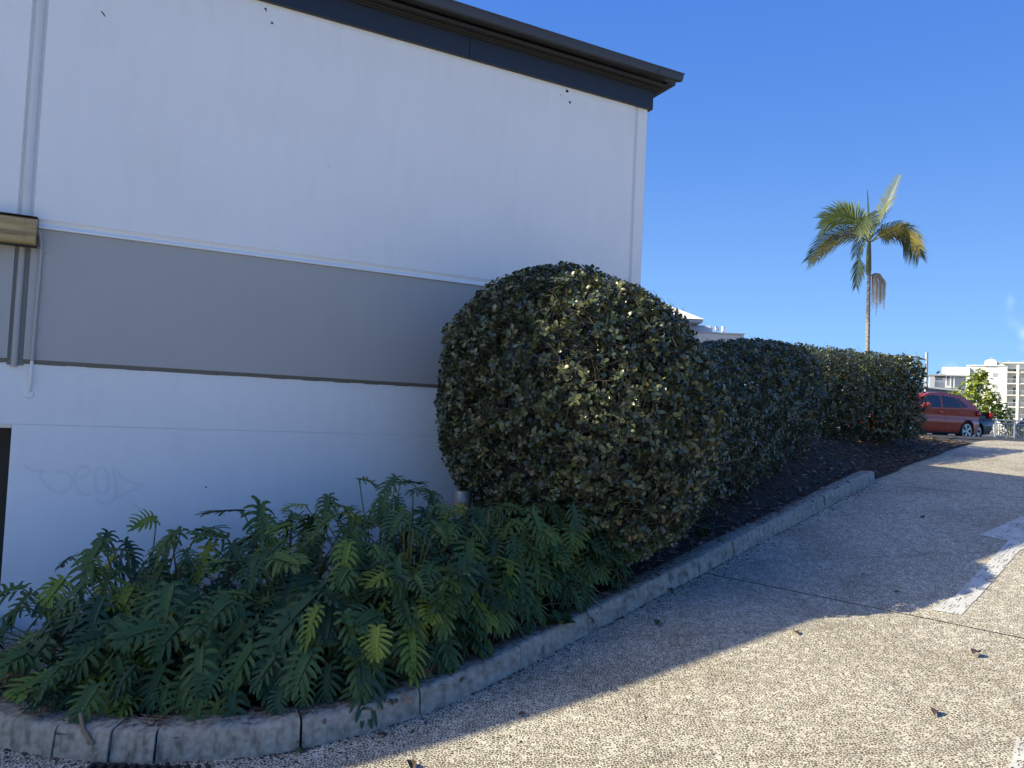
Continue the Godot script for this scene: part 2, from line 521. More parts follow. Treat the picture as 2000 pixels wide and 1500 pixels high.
func ground() -> void:
	# far terrain, one sheet to the horizon
	var st := ST()
	st.set_smooth_group(2)
	var ss := [-400.0, -120.0, -40.0, -12.0, -6.0, -2.2, 0.0, 2.0, 4.0, 6.0, 8.0, 10.0, 12.0, 16.0, 40.0, 120.0, 420.0]
	var tt := [-420.0, -120.0, -40.0, -14.0, -6.0, -3.0, -1.0, 2.0, 8.0, 11.5, 12.3, 20.0, 60.0, 160.0, 420.0]
	var rows := []
	for s in ss:
		var row := []
		for t in tt:
			var p: Vector3 = P1 + KD * s - KI * t
			p.y = gh(s) - 0.16 - (0.4 if s < 8.0 else 0.0) if t < 12.0 else gh(s) - 0.03
			row.append(p)
		rows.append(row)
	for i in ss.size() - 1:
		for k in tt.size() - 1:
			face(st, [rows[i][k], rows[i + 1][k], rows[i + 1][k + 1], rows[i][k + 1]], rows[i][k] - Vector3(0, 50, 0))
	tag(obj("ground", st, M.ground), "", "", "", "structure")
	# driveway of cast slabs, joints every 3.65 m
	var dr := Node3D.new()
	dr.name = "driveway"
	add_child(dr)
	tag(dr, "", "", "", "structure")
	st = ST()
	strip_sheet(st, -14.0, 12.6, func(s): return kerb_left(s) + 0.02, 11.9, 0.5, -0.012)
	obj("joint_filler", st, M.joint, dr)
	var js := [-13.95, -9.05, -5.4, -1.75, 1.9, 5.5, 9.1, 12.6]
	for i in js.size() - 1:
		st = ST()
		strip_sheet(st, js[i] + 0.006, js[i + 1] - 0.006, kerb_left, 12.0, 0.15, 0.0)
		obj("slab", st, M.agg, dr)
	# level car park beyond the crest
	st = ST()
	bx(st, Vector3(-30, 1.2, -70), Vector3(60, 1.3, -16.5))
	var q := obj("car_park", st, M.asphalt)
	tag(q, "", "", "", "structure")
	st = ST()
	strip_sheet(st, 12.606, 24.0, func(_s): return -9.0, 14.0, 1.0, 0.0)
	tag(obj("car_park_entry", st, M.asphalt), "", "", "", "structure")
	st = ST()
	strip_sheet(st, 10.45, 12.6, func(_s): return -9.0, -0.12, 0.5, -0.012)
	tag(obj("car_park_apron", st, M.asphalt), "", "", "", "structure")
	# soil of the bed and bank
	st = ST()
	st.set_smooth_group(2)
	var step := 0.07
	var poly := PackedVector2Array()
	for p in kerb_path(): poly.append(Vector2(p.x, p.z))
	var e := P1 + KD * 10.4
	poly.append(Vector2(e.x, e.z))
	poly.append_array([Vector2(7.4, -13.2), Vector2(1.6, -12.0), Vector2(1.0, -6.6), Vector2(-3.1, -4.75)])
	var ok := {}
	for i in range(-48, 112):
		for k in range(-192, -38):
			if Geometry2D.is_point_in_polygon(Vector2(i * step, k * step), poly): ok[Vector2i(i, k)] = soil(i * step, k * step)
	for c in ok:
		var c1: Vector2i = c + Vector2i(1, 0)
		var c2: Vector2i = c + Vector2i(1, 1)
		var c3: Vector2i = c + Vector2i(0, 1)
		if ok.has(c1) and ok.has(c2) and ok.has(c3):
			var v := []
			for w in [c, c1, c2, c3]: v.append(Vector3(w.x * step, ok[w], w.y * step))
			face(st, v, v[0] - Vector3(0, 4, 0))
	tag(obj("garden_soil", st, M.soil), "", "", "", "structure")
	# bark mulch and dry leaf litter
	var n := 11600
	var kp := kerb_path()
	var mm := MultiMesh.new()
	mm.transform_format = MultiMesh.TRANSFORM_3D
	mm.use_colors = true
	st = ST()
	st.set_color(Color.WHITE)
	bx(st, Vector3(-0.5, -0.12, -0.22), Vector3(0.5, 0.12, 0.2), 0.08)
	mm.mesh = fin(st)
	mm.instance_count = n
	var i := 0
	while i < n:
		var s := rng.randf_range(-2.4, 10.4)
		var t := rng.randf_range(0.06, 1.5)
		if s < 0.0: t = rng.randf_range(0.1, 1.2)
		var p := P1 + KD * s + KI * t
		if s < 0.0: p = Vector3(rng.randf_range(-2.5, 0.1), 0, rng.randf_range(-4.4, -3.05))
		if not Geometry2D.is_point_in_polygon(Vector2(p.x, p.z), poly): continue
		p.y = soil(p.x, p.z) + 0.006
		if i < 2600:      # spilled over the back of the kerb top
			var kk := rng.randi_range(3, kp.size() - 2)
			var dd: Vector3 = (kp[kk + 1] - kp[kk]).normalized()
			p = kp[kk].lerp(kp[kk + 1], rng.randf()) + Vector3(dd.z, 0, -dd.x) * (0.17 - 0.11 * pow(rng.randf(), 1.6))
			p.y = gs(p.x, p.z) + 0.117
		var sz := rng.randf_range(0.02, 0.075) if i >= 2600 else rng.randf_range(0.006, 0.028)
		var b := Basis.from_euler(Vector3(rng.randf_range(-0.5, 0.5), rng.randf() * TAU, rng.randf_range(-0.4, 0.4)))
		mm.set_instance_transform(i, Transform3D(b.scaled_local(Vector3(sz, sz * 0.35, sz * rng.randf_range(0.3, 0.9))), p))
		var g := rng.randf_range(0.5, 1.5)
		mm.set_instance_color(i, Color(0.1 * g, 0.07 * g, 0.05 * g) if rng.randf() < 0.75 else Color(0.26 * g, 0.17 * g, 0.11 * g))
		i += 1
	var mi := MultiMeshInstance3D.new()
	mi.name = "mulch"
	mi.multimesh = mm
	mi.material_override = M.chips
	add_child(mi)
	tag(mi, "dark bark mulch and leaf litter covering the garden bed behind the kerb", "mulch", "", "stuff")
	leaf_litter(poly)

func leaf_litter(poly: PackedVector2Array) -> void:
	var xf := []
	var cl := []
	while xf.size() < 700:
		var s := rng.randf_range(-2.2, 10.2)
		var t := rng.randf_range(0.02, 1.3)
		var p := P1 + KD * s + KI * t
		if s < 0.0: p = Vector3(rng.randf_range(-2.4, 0.1), 0, rng.randf_range(-4.2, -3.0))
		if not Geometry2D.is_point_in_polygon(Vector2(p.x, p.z), poly): continue
		p.y = maxf(soil(p.x, p.z), gs(p.x, p.z) + 0.115 if t < 0.15 else -9.0) + 0.014
		var b := Basis.from_euler(Vector3(rng.randf_range(-0.5, 0.5), rng.randf() * TAU, rng.randf_range(-0.6, 0.6)))
		xf.append(Transform3D(b.scaled(Vector3.ONE * rng.randf_range(0.03, 0.065)), p))
		var g := rng.randf_range(0.5, 1.4)
		cl.append(Color(0.2 * g, 0.135 * g, 0.085 * g) if rng.randf() < 0.7 else Color(0.12 * g, 0.085 * g, 0.06 * g))
	var holder := Node3D.new()
	holder.name = "leaf_litter"
	add_child(holder)
	tag(holder, "dry brown fallen leaves scattered over the mulch bank", "leaf litter", "", "stuff")
	multi("fallen_leaves", holder, oval_leaf(0.7), xf, cl, M.chips)

func kerb_path() -> Array:
	var pts := [Vector2(-3.35, -4.95), Vector2(-3.1, -4.2), Vector2(-2.72, -3.55), Vector2(-2.36, -3.2), Vector2(-2.0, -2.997), Vector2(-1.753, -2.933), Vector2(-1.557, -2.91), Vector2(-1.357, -2.912), Vector2(-1.055, -2.964), Vector2(-0.886, -3.008), Vector2(-0.737, -3.073), Vector2(-0.527, -3.196), Vector2(-0.303, -3.365), Vector2(-0.08, -3.583), Vector2(0.108, -3.792)]
	var out := []
	for p in pts: out.append(Vector3(p.x, gs(p.x, p.y), p.y))
	for k in range(1, 20):
		var p := P1 + KD * (5.56 * k / 19.0)
		out.append(on_road(p.x, p.z))
	return out

func kerb() -> void:
	var cv := Curve3D.new()
	cv.bake_interval = 0.02
	for p in kerb_path(): cv.add_point(p)
	var total := cv.get_baked_length()
	var k := Node3D.new()
	k.name = "kerb"
	add_child(k)
	tag(k, "curved concrete kerb in stained grey blocks edging the planted bed", "kerb")
	# where its blocks end, from points seen along it
	var cuts := [0.0, 0.9]
	for c in [Vector2(-1.757, -2.934), Vector2(-1.52, -2.909), Vector2(-1.34, -2.912), Vector2(-0.80, -3.045), Vector2(-0.34, -3.335), Vector2(0.118, -3.802)]:
		cuts.append(cv.get_closest_offset(on_road(c.x, c.y)))
	for s in [0.58, 1.15, 1.83, 2.35, 2.9, 3.5, 4.15, 4.85]:
		var p: Vector3 = P1 + KD * s
		cuts.append(cv.get_closest_offset(on_road(p.x, p.z)))
	cuts.append(total)
	# face batter and rounded shoulder: (inwards, up)
	var prof := [Vector2(0.0, -0.03), Vector2(0.004, 0.02), Vector2(0.014, 0.098), Vector2(0.018, 0.109), Vector2(0.026, 0.116), Vector2(0.036, 0.119), Vector2(0.15, 0.118), Vector2(0.158, 0.112), Vector2(0.16, -0.03)]
	for i in cuts.size() - 1:
		var gap := 0.005 if i < 7 else 0.009
		if i in [3, 4]: gap = 0.008
		if i == 5: gap = 0.011
		var a: float = cuts[i] + gap * 0.5
		var b: float = cuts[i + 1] - (0.0055 if i == 4 else gap * 0.5)
		var st := ST()
		st.set_smooth_group(3)
		var ns := maxi(2, int((b - a) / 0.05))
		var rings := []
		var mids := []
		var settle := rng.randf_range(-0.006, 0.004)
		var tilt := rng.randf_range(-0.012, 0.012)
		for j in ns + 1:
			var o := lerpf(a, b, float(j) / ns)
			var c := cv.sample_baked(o)
			var d := (cv.sample_baked(minf(o + 0.03, total)) - cv.sample_baked(maxf(o - 0.03, 0.0)))
			d.y = 0
			d = d.normalized()
			var inw := Vector3(d.z, 0, -d.x)
			var ring := []
			for q in prof:
				var wob := soil_noise.get_noise_2d(o * 160.0, q.x * 300.0) * 0.0018
				ring.append(c + inw * (q.x + wob + tilt * (float(j) / ns - 0.5)) + Vector3(0, q.y + settle + wob, 0))
			rings.append(ring)
			mids.append(c + inw * 0.08 + Vector3(0, 0.05, 0))
		for j in ns:
			for q in prof.size() - 1:
				face(st, [rings[j][q], rings[j][q + 1], rings[j + 1][q + 1], rings[j + 1][q]], mids[j])
		st.set_smooth_group(-1)
		face(st, rings[0], mids[1])
		face(st, rings[-1], mids[-2])
		obj("kerb_block", st, M.kerb, k)
	# dirt packed into the joints and under the lip
	var st2 := ST()
	for i in range(1, cuts.size() - 1):
		var c := cv.sample_baked(cuts[i])
		var d := cv.sample_baked(cuts[i] + 0.02) - cv.sample_baked(cuts[i] - 0.02)
		d.y = 0
		d = d.normalized()
		var inw := Vector3(d.z, 0, -d.x)
		var q := []
		for v in [[0.012, -0.02], [0.03, 0.11], [0.15, 0.11], [0.15, -0.02]]: q.append(c + inw * v[0] + Vector3(0, v[1], 0))
		for sgn in [-0.0025, 0.0025]:
			var q2 := []
			for v in q: q2.append(v + d * sgn)
			face(st2, q2, q[0] - d * sgn * 100.0)
	obj("joint_dirt", st2, M.joint, k)

# ------------------------------------------------------------------ the white building
const WALL_AT := Vector3(-2.922, 0.0, -4.365)
const WALL_TURN := 0.46566
func building() -> void:
	var b := thing("white_building", "white rendered building with grey band and dark eaves on the left", "building", WALL_AT, WALL_TURN)
	var st: SurfaceTool
	var U0 := -12.0
	var U1 := 4.5
	st = ST(); bx(st, Vector3(-0.018, 2.5305, -0.2), Vector3(4.365, 4.3, 0.0), 0.004); obj("wall_panel", st, M.white, b)
	st = ST(); bx(st, Vector3(U0, 2.5305, -0.2), Vector3(-0.097, 4.3, 0.0), 0.004); obj("wall_panel", st, M.white, b)
	st = ST(); bx(st, Vector3(4.395, -0.4, -0.2), Vector3(U1, 4.3, -0.002), 0.006); obj("corner_strip", st, M.white, b)
	st = ST(); bx(st, Vector3(4.36, -0.4, -0.2), Vector3(4.4, 4.29, -0.014)); obj("corner_groove", st, M.recess, b)
	# panel joint: recessed back with two raised beads of sealant
	st = ST(); bx(st, Vector3(-0.1, 2.51, -0.2), Vector3(-0.015, 4.3, -0.014)); obj("joint_recess", st, M.recess, b)
	st = ST()
	tube(st, [Vector3(-0.058, 2.53, -0.016), Vector3(-0.0585, 3.1, -0.0155), Vector3(-0.058, 3.7, -0.016), Vector3(-0.058, 4.25, -0.0155)], [0.026], 12)
	obj("joint_sealant", st, M.sealant, b)
	st = ST(); bx(st, Vector3(-0.1, 1.64, -0.2), Vector3(-0.015, 2.515, -0.012)); obj("joint_recess", st, M.grey_edge, b)
	st = ST(); tube(st, [Vector3(-0.062, 1.63, -0.008), Vector3(-0.062, 2.1, -0.0085), Vector3(-0.06, 2.5, -0.008)], [0.018], 10)
	obj("joint_sealant", st, M.grey, b)
	# ledge over the band: a drip groove and a sloping sill
	st = ST()
	var lp := PackedVector2Array([Vector2(-0.1, 2.53), Vector2(-0.002, 2.53), Vector2(-0.022, 2.512), Vector2(-0.022, 2.508), Vector2(0.014, 2.486), Vector2(0.014, 2.4745), Vector2(-0.1, 2.4745)])
	prism(st, lp, 0, U1 - U0)
	obj("ledge", st, M.white, b, Transform3D(Basis(Vector3(0, 0, 1), Vector3(0, 1, 0), Vector3(-1, 0, 0)), Vector3(U1, 0, 0)))
	st = ST(); bx(st, Vector3(-0.018, 1.676, -0.2), Vector3(4.398, 2.474, 0.0), 0.002); obj("grey_band", st, M.grey, b)
	st = ST(); bx(st, Vector3(U0, 1.676, -0.2), Vector3(-0.097, 2.474, 0.0), 0.002); obj("grey_band", st, M.grey, b)
	# the bevel under the band, its paint edge a little ragged
	for r in [[-0.018, 4.39], [U0, -0.097]]:
		st = ST()
		var x: float = r[0]
		while x < r[1] - 0.01:
			var x2 := minf(x + 0.11, r[1])
			var y := 1.651 + rng.randf_range(-0.002, 0.002)
			var wv := [Vector3(x, 1.677, 0.0), Vector3(x2, 1.677, 0.0), Vector3(x2, y, -0.02), Vector3(x, y, -0.02)]
			face(st, wv, Vector3(x, 1.7, -0.1))
			x = x2
		obj("band_edge", st, M.grey_edge, b)
	# lower wall with a hairline joint, and the opening at its left
	var sc := -0.022
	st = ST(); bx(st, Vector3(U0, 1.2862, -0.2), Vector3(4.398, 1.66, sc), 0.001); obj("lower_wall", st, M.white_rough, b)
	st = ST(); bx(st, Vector3(-0.052, -0.6, -0.2), Vector3(4.398, 1.2848, sc), 0.0008); obj("lower_wall", st, M.white_rough, b)
	st = ST(); bx(st, Vector3(-0.05, 1.27, -0.2), Vector3(4.39, 1.3, sc - 0.008)); obj("wall_joint", st, M.recess, b)
	st = ST(); bx(st, Vector3(-1.15, 1.262, -0.2), Vector3(-0.0535, 1.2865, sc - 0.004), 0.002); obj("lintel", st, M.cream, b)
	st = ST(); bx(st, Vector3(U0, -0.6, -0.2), Vector3(-1.15, 1.2865, sc), 0.003); obj("lower_wall", st, M.white_rough, b)
	st = ST(); bx(st, Vector3(-1.15, -0.6, -0.55), Vector3(-0.03, 1.28, -0.5)); obj("door", st, mat(L(0.02, 0.018, 0.014), 0.5), b)
	st = ST()
	bx(st, Vector3(-1.2, -0.6, -0.55), Vector3(-1.15, 1.28, -0.2)); bx(st, Vector3(-0.052, -0.6, -0.5), Vector3(-0.02, 1.28, -0.2)); bx(st, Vector3(-1.15, 1.28, -0.55), Vector3(-0.052, 1.33, -0.2))
	obj("door_reveal", st, mat(L(0.06, 0.055, 0.045), 0.8), b)
	# the other three sides
	st = ST(); bx(st, Vector3(4.28, -0.6, -9.0), Vector3(4.49, 4.3, -0.2)); obj("side_wall", st, M.white, b)
	st = ST(); bx(st, Vector3(U0, -0.6, -9.2), Vector3(4.49, 4.3, -9.0)); obj("rear_wall", st, M.white, b)
	st = ST(); bx(st, Vector3(U0, -0.6, -9.0), Vector3(U0 + 0.2, 4.3, -0.2)); obj("side_wall", st, M.white, b)
	# fascia boards with a butt joint, then soffit, mould and gutter
	st = ST(); bx(st, Vector3(U0, 4.238, 0.0), Vector3(2.748, 4.425, 0.032), 0.003); obj("fascia", st, M.fascia, b)
	st = ST(); bx(st, Vector3(2.751, 4.238, 0.0), Vector3(4.532, 4.425, 0.032), 0.003); obj("fascia", st, M.fascia, b)
	st = ST(); bx(st, Vector3(4.5, 4.238, -9.2), Vector3(4.532, 4.425, 0.0), 0.003); obj("fascia", st, M.fascia, b)
	st = ST(); bx(st, Vector3(U0, 4.425, -9.2), Vector3(4.6, 4.452, 0.115), 0.002); bx(st, Vector3(U0, 4.412, 0.033), Vector3(4.57, 4.424, 0.07), 0.003); bx(st, Vector3(U0, 4.404, 0.0325), Vector3(4.55, 4.414, 0.05), 0.003); obj("soffit", st, M.soffit, b)
	var gp := PackedVector2Array([Vector2(0.118, 4.47), Vector2(0.19, 4.462), Vector2(0.206, 4.468), Vector2(0.212, 4.5), Vector2(0.214, 4.524), Vector2(0.22, 4.53), Vector2(0.218, 4.538), Vector2(0.208, 4.538), Vector2(0.2, 4.528), Vector2(0.118, 4.53)])
	st = ST()
	var turn_u := Basis(Vector3(0, 0, 1), Vector3(0, 1, 0), Vector3(-1, 0, 0))
	prism(st, gp, 0.0, 4.45 - U0)
	obj("gutter", st, M.gutter, b, Transform3D(turn_u, Vector3(4.45, 0, 0)))
	st = ST()      # the mitred end, its joint a lapped sleeve
	var gq := []
	for end in [0, 1]:
		var ring := []
		for p in gp: ring.append(Vector3(4.452 if end == 0 else 4.5 + p.x, p.y + 0.001, p.x + 0.001))
		gq.append(ring)
	for i in gp.size():
		var i2 := (i + 1) % gp.size()
		face(st, [gq[0][i], gq[0][i2], gq[1][i2], gq[1][i]], Vector3(4.55, 4.5, 0.165))
	obj("gutter_end", st, M.gutter, b)
	st = ST(); bx(st, Vector3(4.44, 4.466, 0.14), Vector3(4.456, 4.536, 0.2165), 0.001); obj("gutter_bracket", st, M.gutter, b)
	st = ST()
	prism(st, gp, 0.0, 9.3)
	obj("gutter", st, M.gutter, b, Transform3D(Basis(Vector3(1, 0, 0), Vector3(0, 1, 0), Vector3(0, 0, 1)), Vector3(4.5, 0, -9.19)))
	# low hip roof behind the gutter
	st = ST()
	var e := [Vector3(U0, 4.5, 0.16), Vector3(4.66, 4.5, 0.16), Vector3(4.66, 4.5, -9.3), Vector3(U0, 4.5, -9.3)]
	var rg := [Vector3(U0, 5.05, -4.6), Vector3(0.6, 5.05, -4.6)]
	var c := Vector3(0, 4.0, -4.6)
	face(st, [e[0], e[1], rg[1], rg[0]], c); face(st, [e[1], e[2], rg[1]], c); face(st, [e[2], e[3], rg[0], rg[1]], c); face(st, [e[3], e[0], rg[0]], c)
	obj("roof", st, M.roof, b)
	# old fixing holes and chips
	for h in [[1.236, 4.192, 0.011], [1.24, 4.18, 0.004], [1.282, 4.108, 0.01], [3.662, 4.205, 0.016], [3.692, 4.117, 0.012], [3.60, 4.16, 0.005], [1.728, 3.192, 0.004], [1.045, 0.904, 0.007], [2.3, 0.95, 0.004]]:
		st = ST()
		var z: float = 0.0012 if h[1] > 1.7 else -0.0208
		var ring := []
		for k in 7:
			var a := TAU * k / 7.0
			var rr: float = h[2] * rng.randf_range(0.55, 1.15)
			ring.append(Vector3(h[0] + cos(a) * rr, h[1] + sin(a) * rr, z))
		for k in 7: face(st, [Vector3(h[0], h[1], z), ring[k], ring[(k + 1) % 7]], Vector3(h[0], h[1], z - 1.0))
		obj("fixing_hole", st, M.dark, b)
	st = ST()
	tube(st, [Vector3(0.262, 3.892, 0.001), Vector3(0.278, 3.874, 0.001), Vector3(0.288, 3.862, 0.001)], [0.0025, 0.004, 0.0015], 5)
	obj("scratch", st, M.dark, b)
	# faded spray tag
	var strokes := [[0.019, 1.054, 0.051, 1.018, 0.1, 1.007, 0.15, 1.001], [0.106, 1.011, 0.122, 0.946, 0.168, 0.896, 0.213, 0.874, 0.262, 0.895, 0.277, 0.946, 0.25, 0.99, 0.186, 1.007],
		[0.302, 0.961, 0.34, 0.968, 0.369, 1.005, 0.348, 1.034, 0.305, 1.019, 0.292, 0.961, 0.312, 0.887, 0.359, 0.858, 0.39, 0.879], [0.401, 1.02, 0.399, 0.946, 0.422, 0.872, 0.462, 0.871, 0.478, 0.931, 0.46, 1.005, 0.432, 1.035, 0.401, 1.013],
		[0.492, 1.028, 0.51, 0.946, 0.522, 0.856, 0.479, 0.804, 0.432, 0.812, 0.417, 0.857], [0.505, 1.028, 0.548, 0.968, 0.617, 0.93, 0.679, 0.923], [0.673, 0.912, 0.594, 0.878, 0.517, 0.829], [0.598, 0.81, 0.654, 0.771, 0.684, 0.717]]
	var si := 0
	for s in strokes:
		st = ST()
		var cv := Curve3D.new()
		cv.bake_interval = 0.01
		var np: int = s.size() / 2
		for i in np:
			var prev := Vector2(s[maxi(i - 1, 0) * 2], s[maxi(i - 1, 0) * 2 + 1])
			var nxt := Vector2(s[mini(i + 1, np - 1) * 2], s[mini(i + 1, np - 1) * 2 + 1])
			var t := (nxt - prev) / 6.0
			cv.add_point(Vector3(s[i * 2], s[i * 2 + 1], 0), Vector3(-t.x, -t.y, 0), Vector3(t.x, t.y, 0))
		var pts := cv.get_baked_points()
		var zz := -0.0195 + 0.0004 * si
		for i in pts.size() - 1:
			var d := (pts[i + 1] - pts[i]).normalized()
			var sd := Vector3(-d.y, d.x, 0)
			var w0 := 0.009 * sqrt(minf(1.0, minf(i + 0.3, pts.size() - 1 - i + 0.3) / 4.0))
			var w1 := 0.009 * sqrt(minf(1.0, minf(i + 1.3, pts.size() - 1.7 - i) / 4.0))
			var zv := Vector3(0, 0, zz)
			face(st, [pts[i] - sd * w0 + zv, pts[i] + sd * w0 + zv, pts[i + 1] + sd * w1 + zv, pts[i + 1] - sd * w1 + zv], pts[i] - Vector3(0, 0, 1))
		si += 1
		obj("graffiti_stroke", st, M.graffiti, b)

func wall_fittings() -> void:
	var l := thing("wall_light", "long wall light with yellowed diffuser at the left edge", "wall light", WALL_AT, WALL_TURN)
	var st := ST(); bx(st, Vector3(-1.215, 2.36, 0.001), Vector3(0.0145, 2.518, 0.03), 0.004); obj("base_plate", st, M.dark, l)
	st = ST()
	var dp := PackedVector2Array([Vector2(0.03, 2.362), Vector2(0.085, 2.352), Vector2(0.1, 2.362), Vector2(0.104, 2.40), Vector2(0.101, 2.432), Vector2(0.104, 2.465), Vector2(0.1, 2.505), Vector2(0.084, 2.515), Vector2(0.03, 2.518)])
	prism(st, dp, 0.0, 1.215)
	obj("diffuser", st, M.diffuser, l, Transform3D(Basis(Vector3(0, 0, 1), Vector3(0, 1, 0), Vector3(-1, 0, 0)), Vector3(0.014, 0, 0)))
	st = ST(); bx(st, Vector3(-1.22, 2.5185, 0.02), Vector3(0.017, 2.523, 0.105), 0.001); obj("top_rim", st, M.gap, l)
	st = ST(); bx(st, Vector3(-1.225, 2.346, 0.028), Vector3(0.02, 2.3515, 0.09), 0.001); obj("bottom_rim", st, M.soffit, l)
	st = ST(); bx(st, Vector3(-0.046, 2.366, 0.1), Vector3(-0.042, 2.5, 0.1052), 0.001); obj("end_rib", st, M.diffuser, l)
	var c := thing("conduit", "thin painted conduit running down the wall below the wall light", "conduit", WALL_AT, WALL_TURN)
	st = ST(); tube(st, [Vector3(0.02, 2.46, 0.02), Vector3(0.03, 2.41, 0.018), Vector3(0.037, 2.35, 0.013), Vector3(0.035, 2.1, 0.012), Vector3(0.032, 1.9, 0.012), Vector3(0.03, 1.67, 0.012)], [0.0095], 8); obj("pipe", st, M.grey, c)
	st = ST(); tube(st, [Vector3(0.03, 1.67, 0.012), Vector3(0.029, 1.6, 0.0), Vector3(0.026, 1.5, -0.012), Vector3(0.024, 1.475, -0.03)], [0.0095], 8); obj("pipe", st, M.white_rough, c)
	for y in [2.33, 2.11, 1.875, 1.71]:
		st = ST(); bx(st, Vector3(0.02, y - 0.006, 0.001), Vector3(0.064, y + 0.006, 0.004), 0.001); tube(st, [Vector3(0.033, y - 0.007, 0.012), Vector3(0.033, y + 0.007, 0.012)], [0.0115], 8); tube(st, [Vector3(0.055, y, 0.0), Vector3(0.055, y, 0.007)], [0.004], 6); obj("clip", st, M.grey, c)
	st = ST(); bx(st, Vector3(0.016, 1.545, -0.021), Vector3(0.058, 1.557, -0.018), 0.001); tube(st, [Vector3(0.05, 1.551, -0.02), Vector3(0.05, 1.551, -0.013)], [0.004], 6); obj("clip", st, M.white_rough, c)
	st = ST(); tube(st, [Vector3(0.024, 1.47, -0.03), Vector3(0.024, 1.47, -0.0195), Vector3(0.024, 1.47, -0.018)], [0.027, 0.027, 0.02], 14); obj("patch", st, M.white_rough, c)

# ------------------------------------------------------------------ neighbours and far things
func box_part(called: String, par: Node, lo: Vector3, hi: Vector3, m: Material, b := 0.0) -> MeshInstance3D:
	var st := ST()
	bx(st, lo, hi, b)
	return obj(called, st, m, par)

func neighbours() -> void:
	var n := thing("neighbour_building", "cream walled building with hip roof showing above the hedge", "building", Vector3(0, 0, -30))
	var st := ST()
	var c := Vector3(4.6, 5.0, -2.0)
	var e := [Vector3(0.8, 5.62, 0.4), Vector3(7.75, 5.62, 0.4), Vector3(7.75, 5.62, -6.6), Vector3(0.8, 5.62, -6.6)]
	var a := Vector3(4.27, 7.6, -3.1)
	for i in 4: face(st, [e[i], e[(i + 1) % 4], a], c)
	obj("roof", st, M.render_white, n)
	box_part("eaves", n, Vector3(0.85, 5.48, -6.5), Vector3(7.7, 5.615, 0.35), M.pale_grey, 0.03)
	box_part("wall", n, Vector3(1.3, 1.0, -6.0), Vector3(7.3, 5.48, -0.1), M.cream)
	box_part("plant_room", n, Vector3(6.4, 5.0, -4.0), Vector3(8.3, 5.47, -0.25), M.pale_grey, 0.1)
	box_part("parapet_wall", n, Vector3(7.3, 1.0, -5.0), Vector3(9.5, 5.12, 0.0), M.cream)
	box_part("parapet_cap", n, Vector3(7.25, 5.12, -0.3), Vector3(9.53, 5.16, 0.05), M.pale_grey)
	st = ST(); tube(st, [Vector3(8.78, 5.2, -0.5), Vector3(8.78, 5.48, -0.5)], [0.075], 8); obj("flue", st, M.render_white, n)
	st = ST(); tube(st, [Vector3(8.5, 5.2, -0.4), Vector3(8.48, 5.34, -0.38)], [0.02], 5); tube(st, [Vector3(8.46, 5.33, -0.38), Vector3(8.5, 5.36, -0.33)], [0.1, 0.13], 10); obj("dish", st, M.render_white, n)
	for x in [7.02, 7.12, 7.19]:
		st = ST(); tube(st, [Vector3(x, 5.7, -1.0), Vector3(x, 6.36 - (x - 7.0) * 0.4, -1.0)], [0.018], 5); bx(st, Vector3(x - 0.02, 6.12, -1.02), Vector3(x + 0.08, 6.15, -0.98)); obj("antenna", st, M.rail, n)

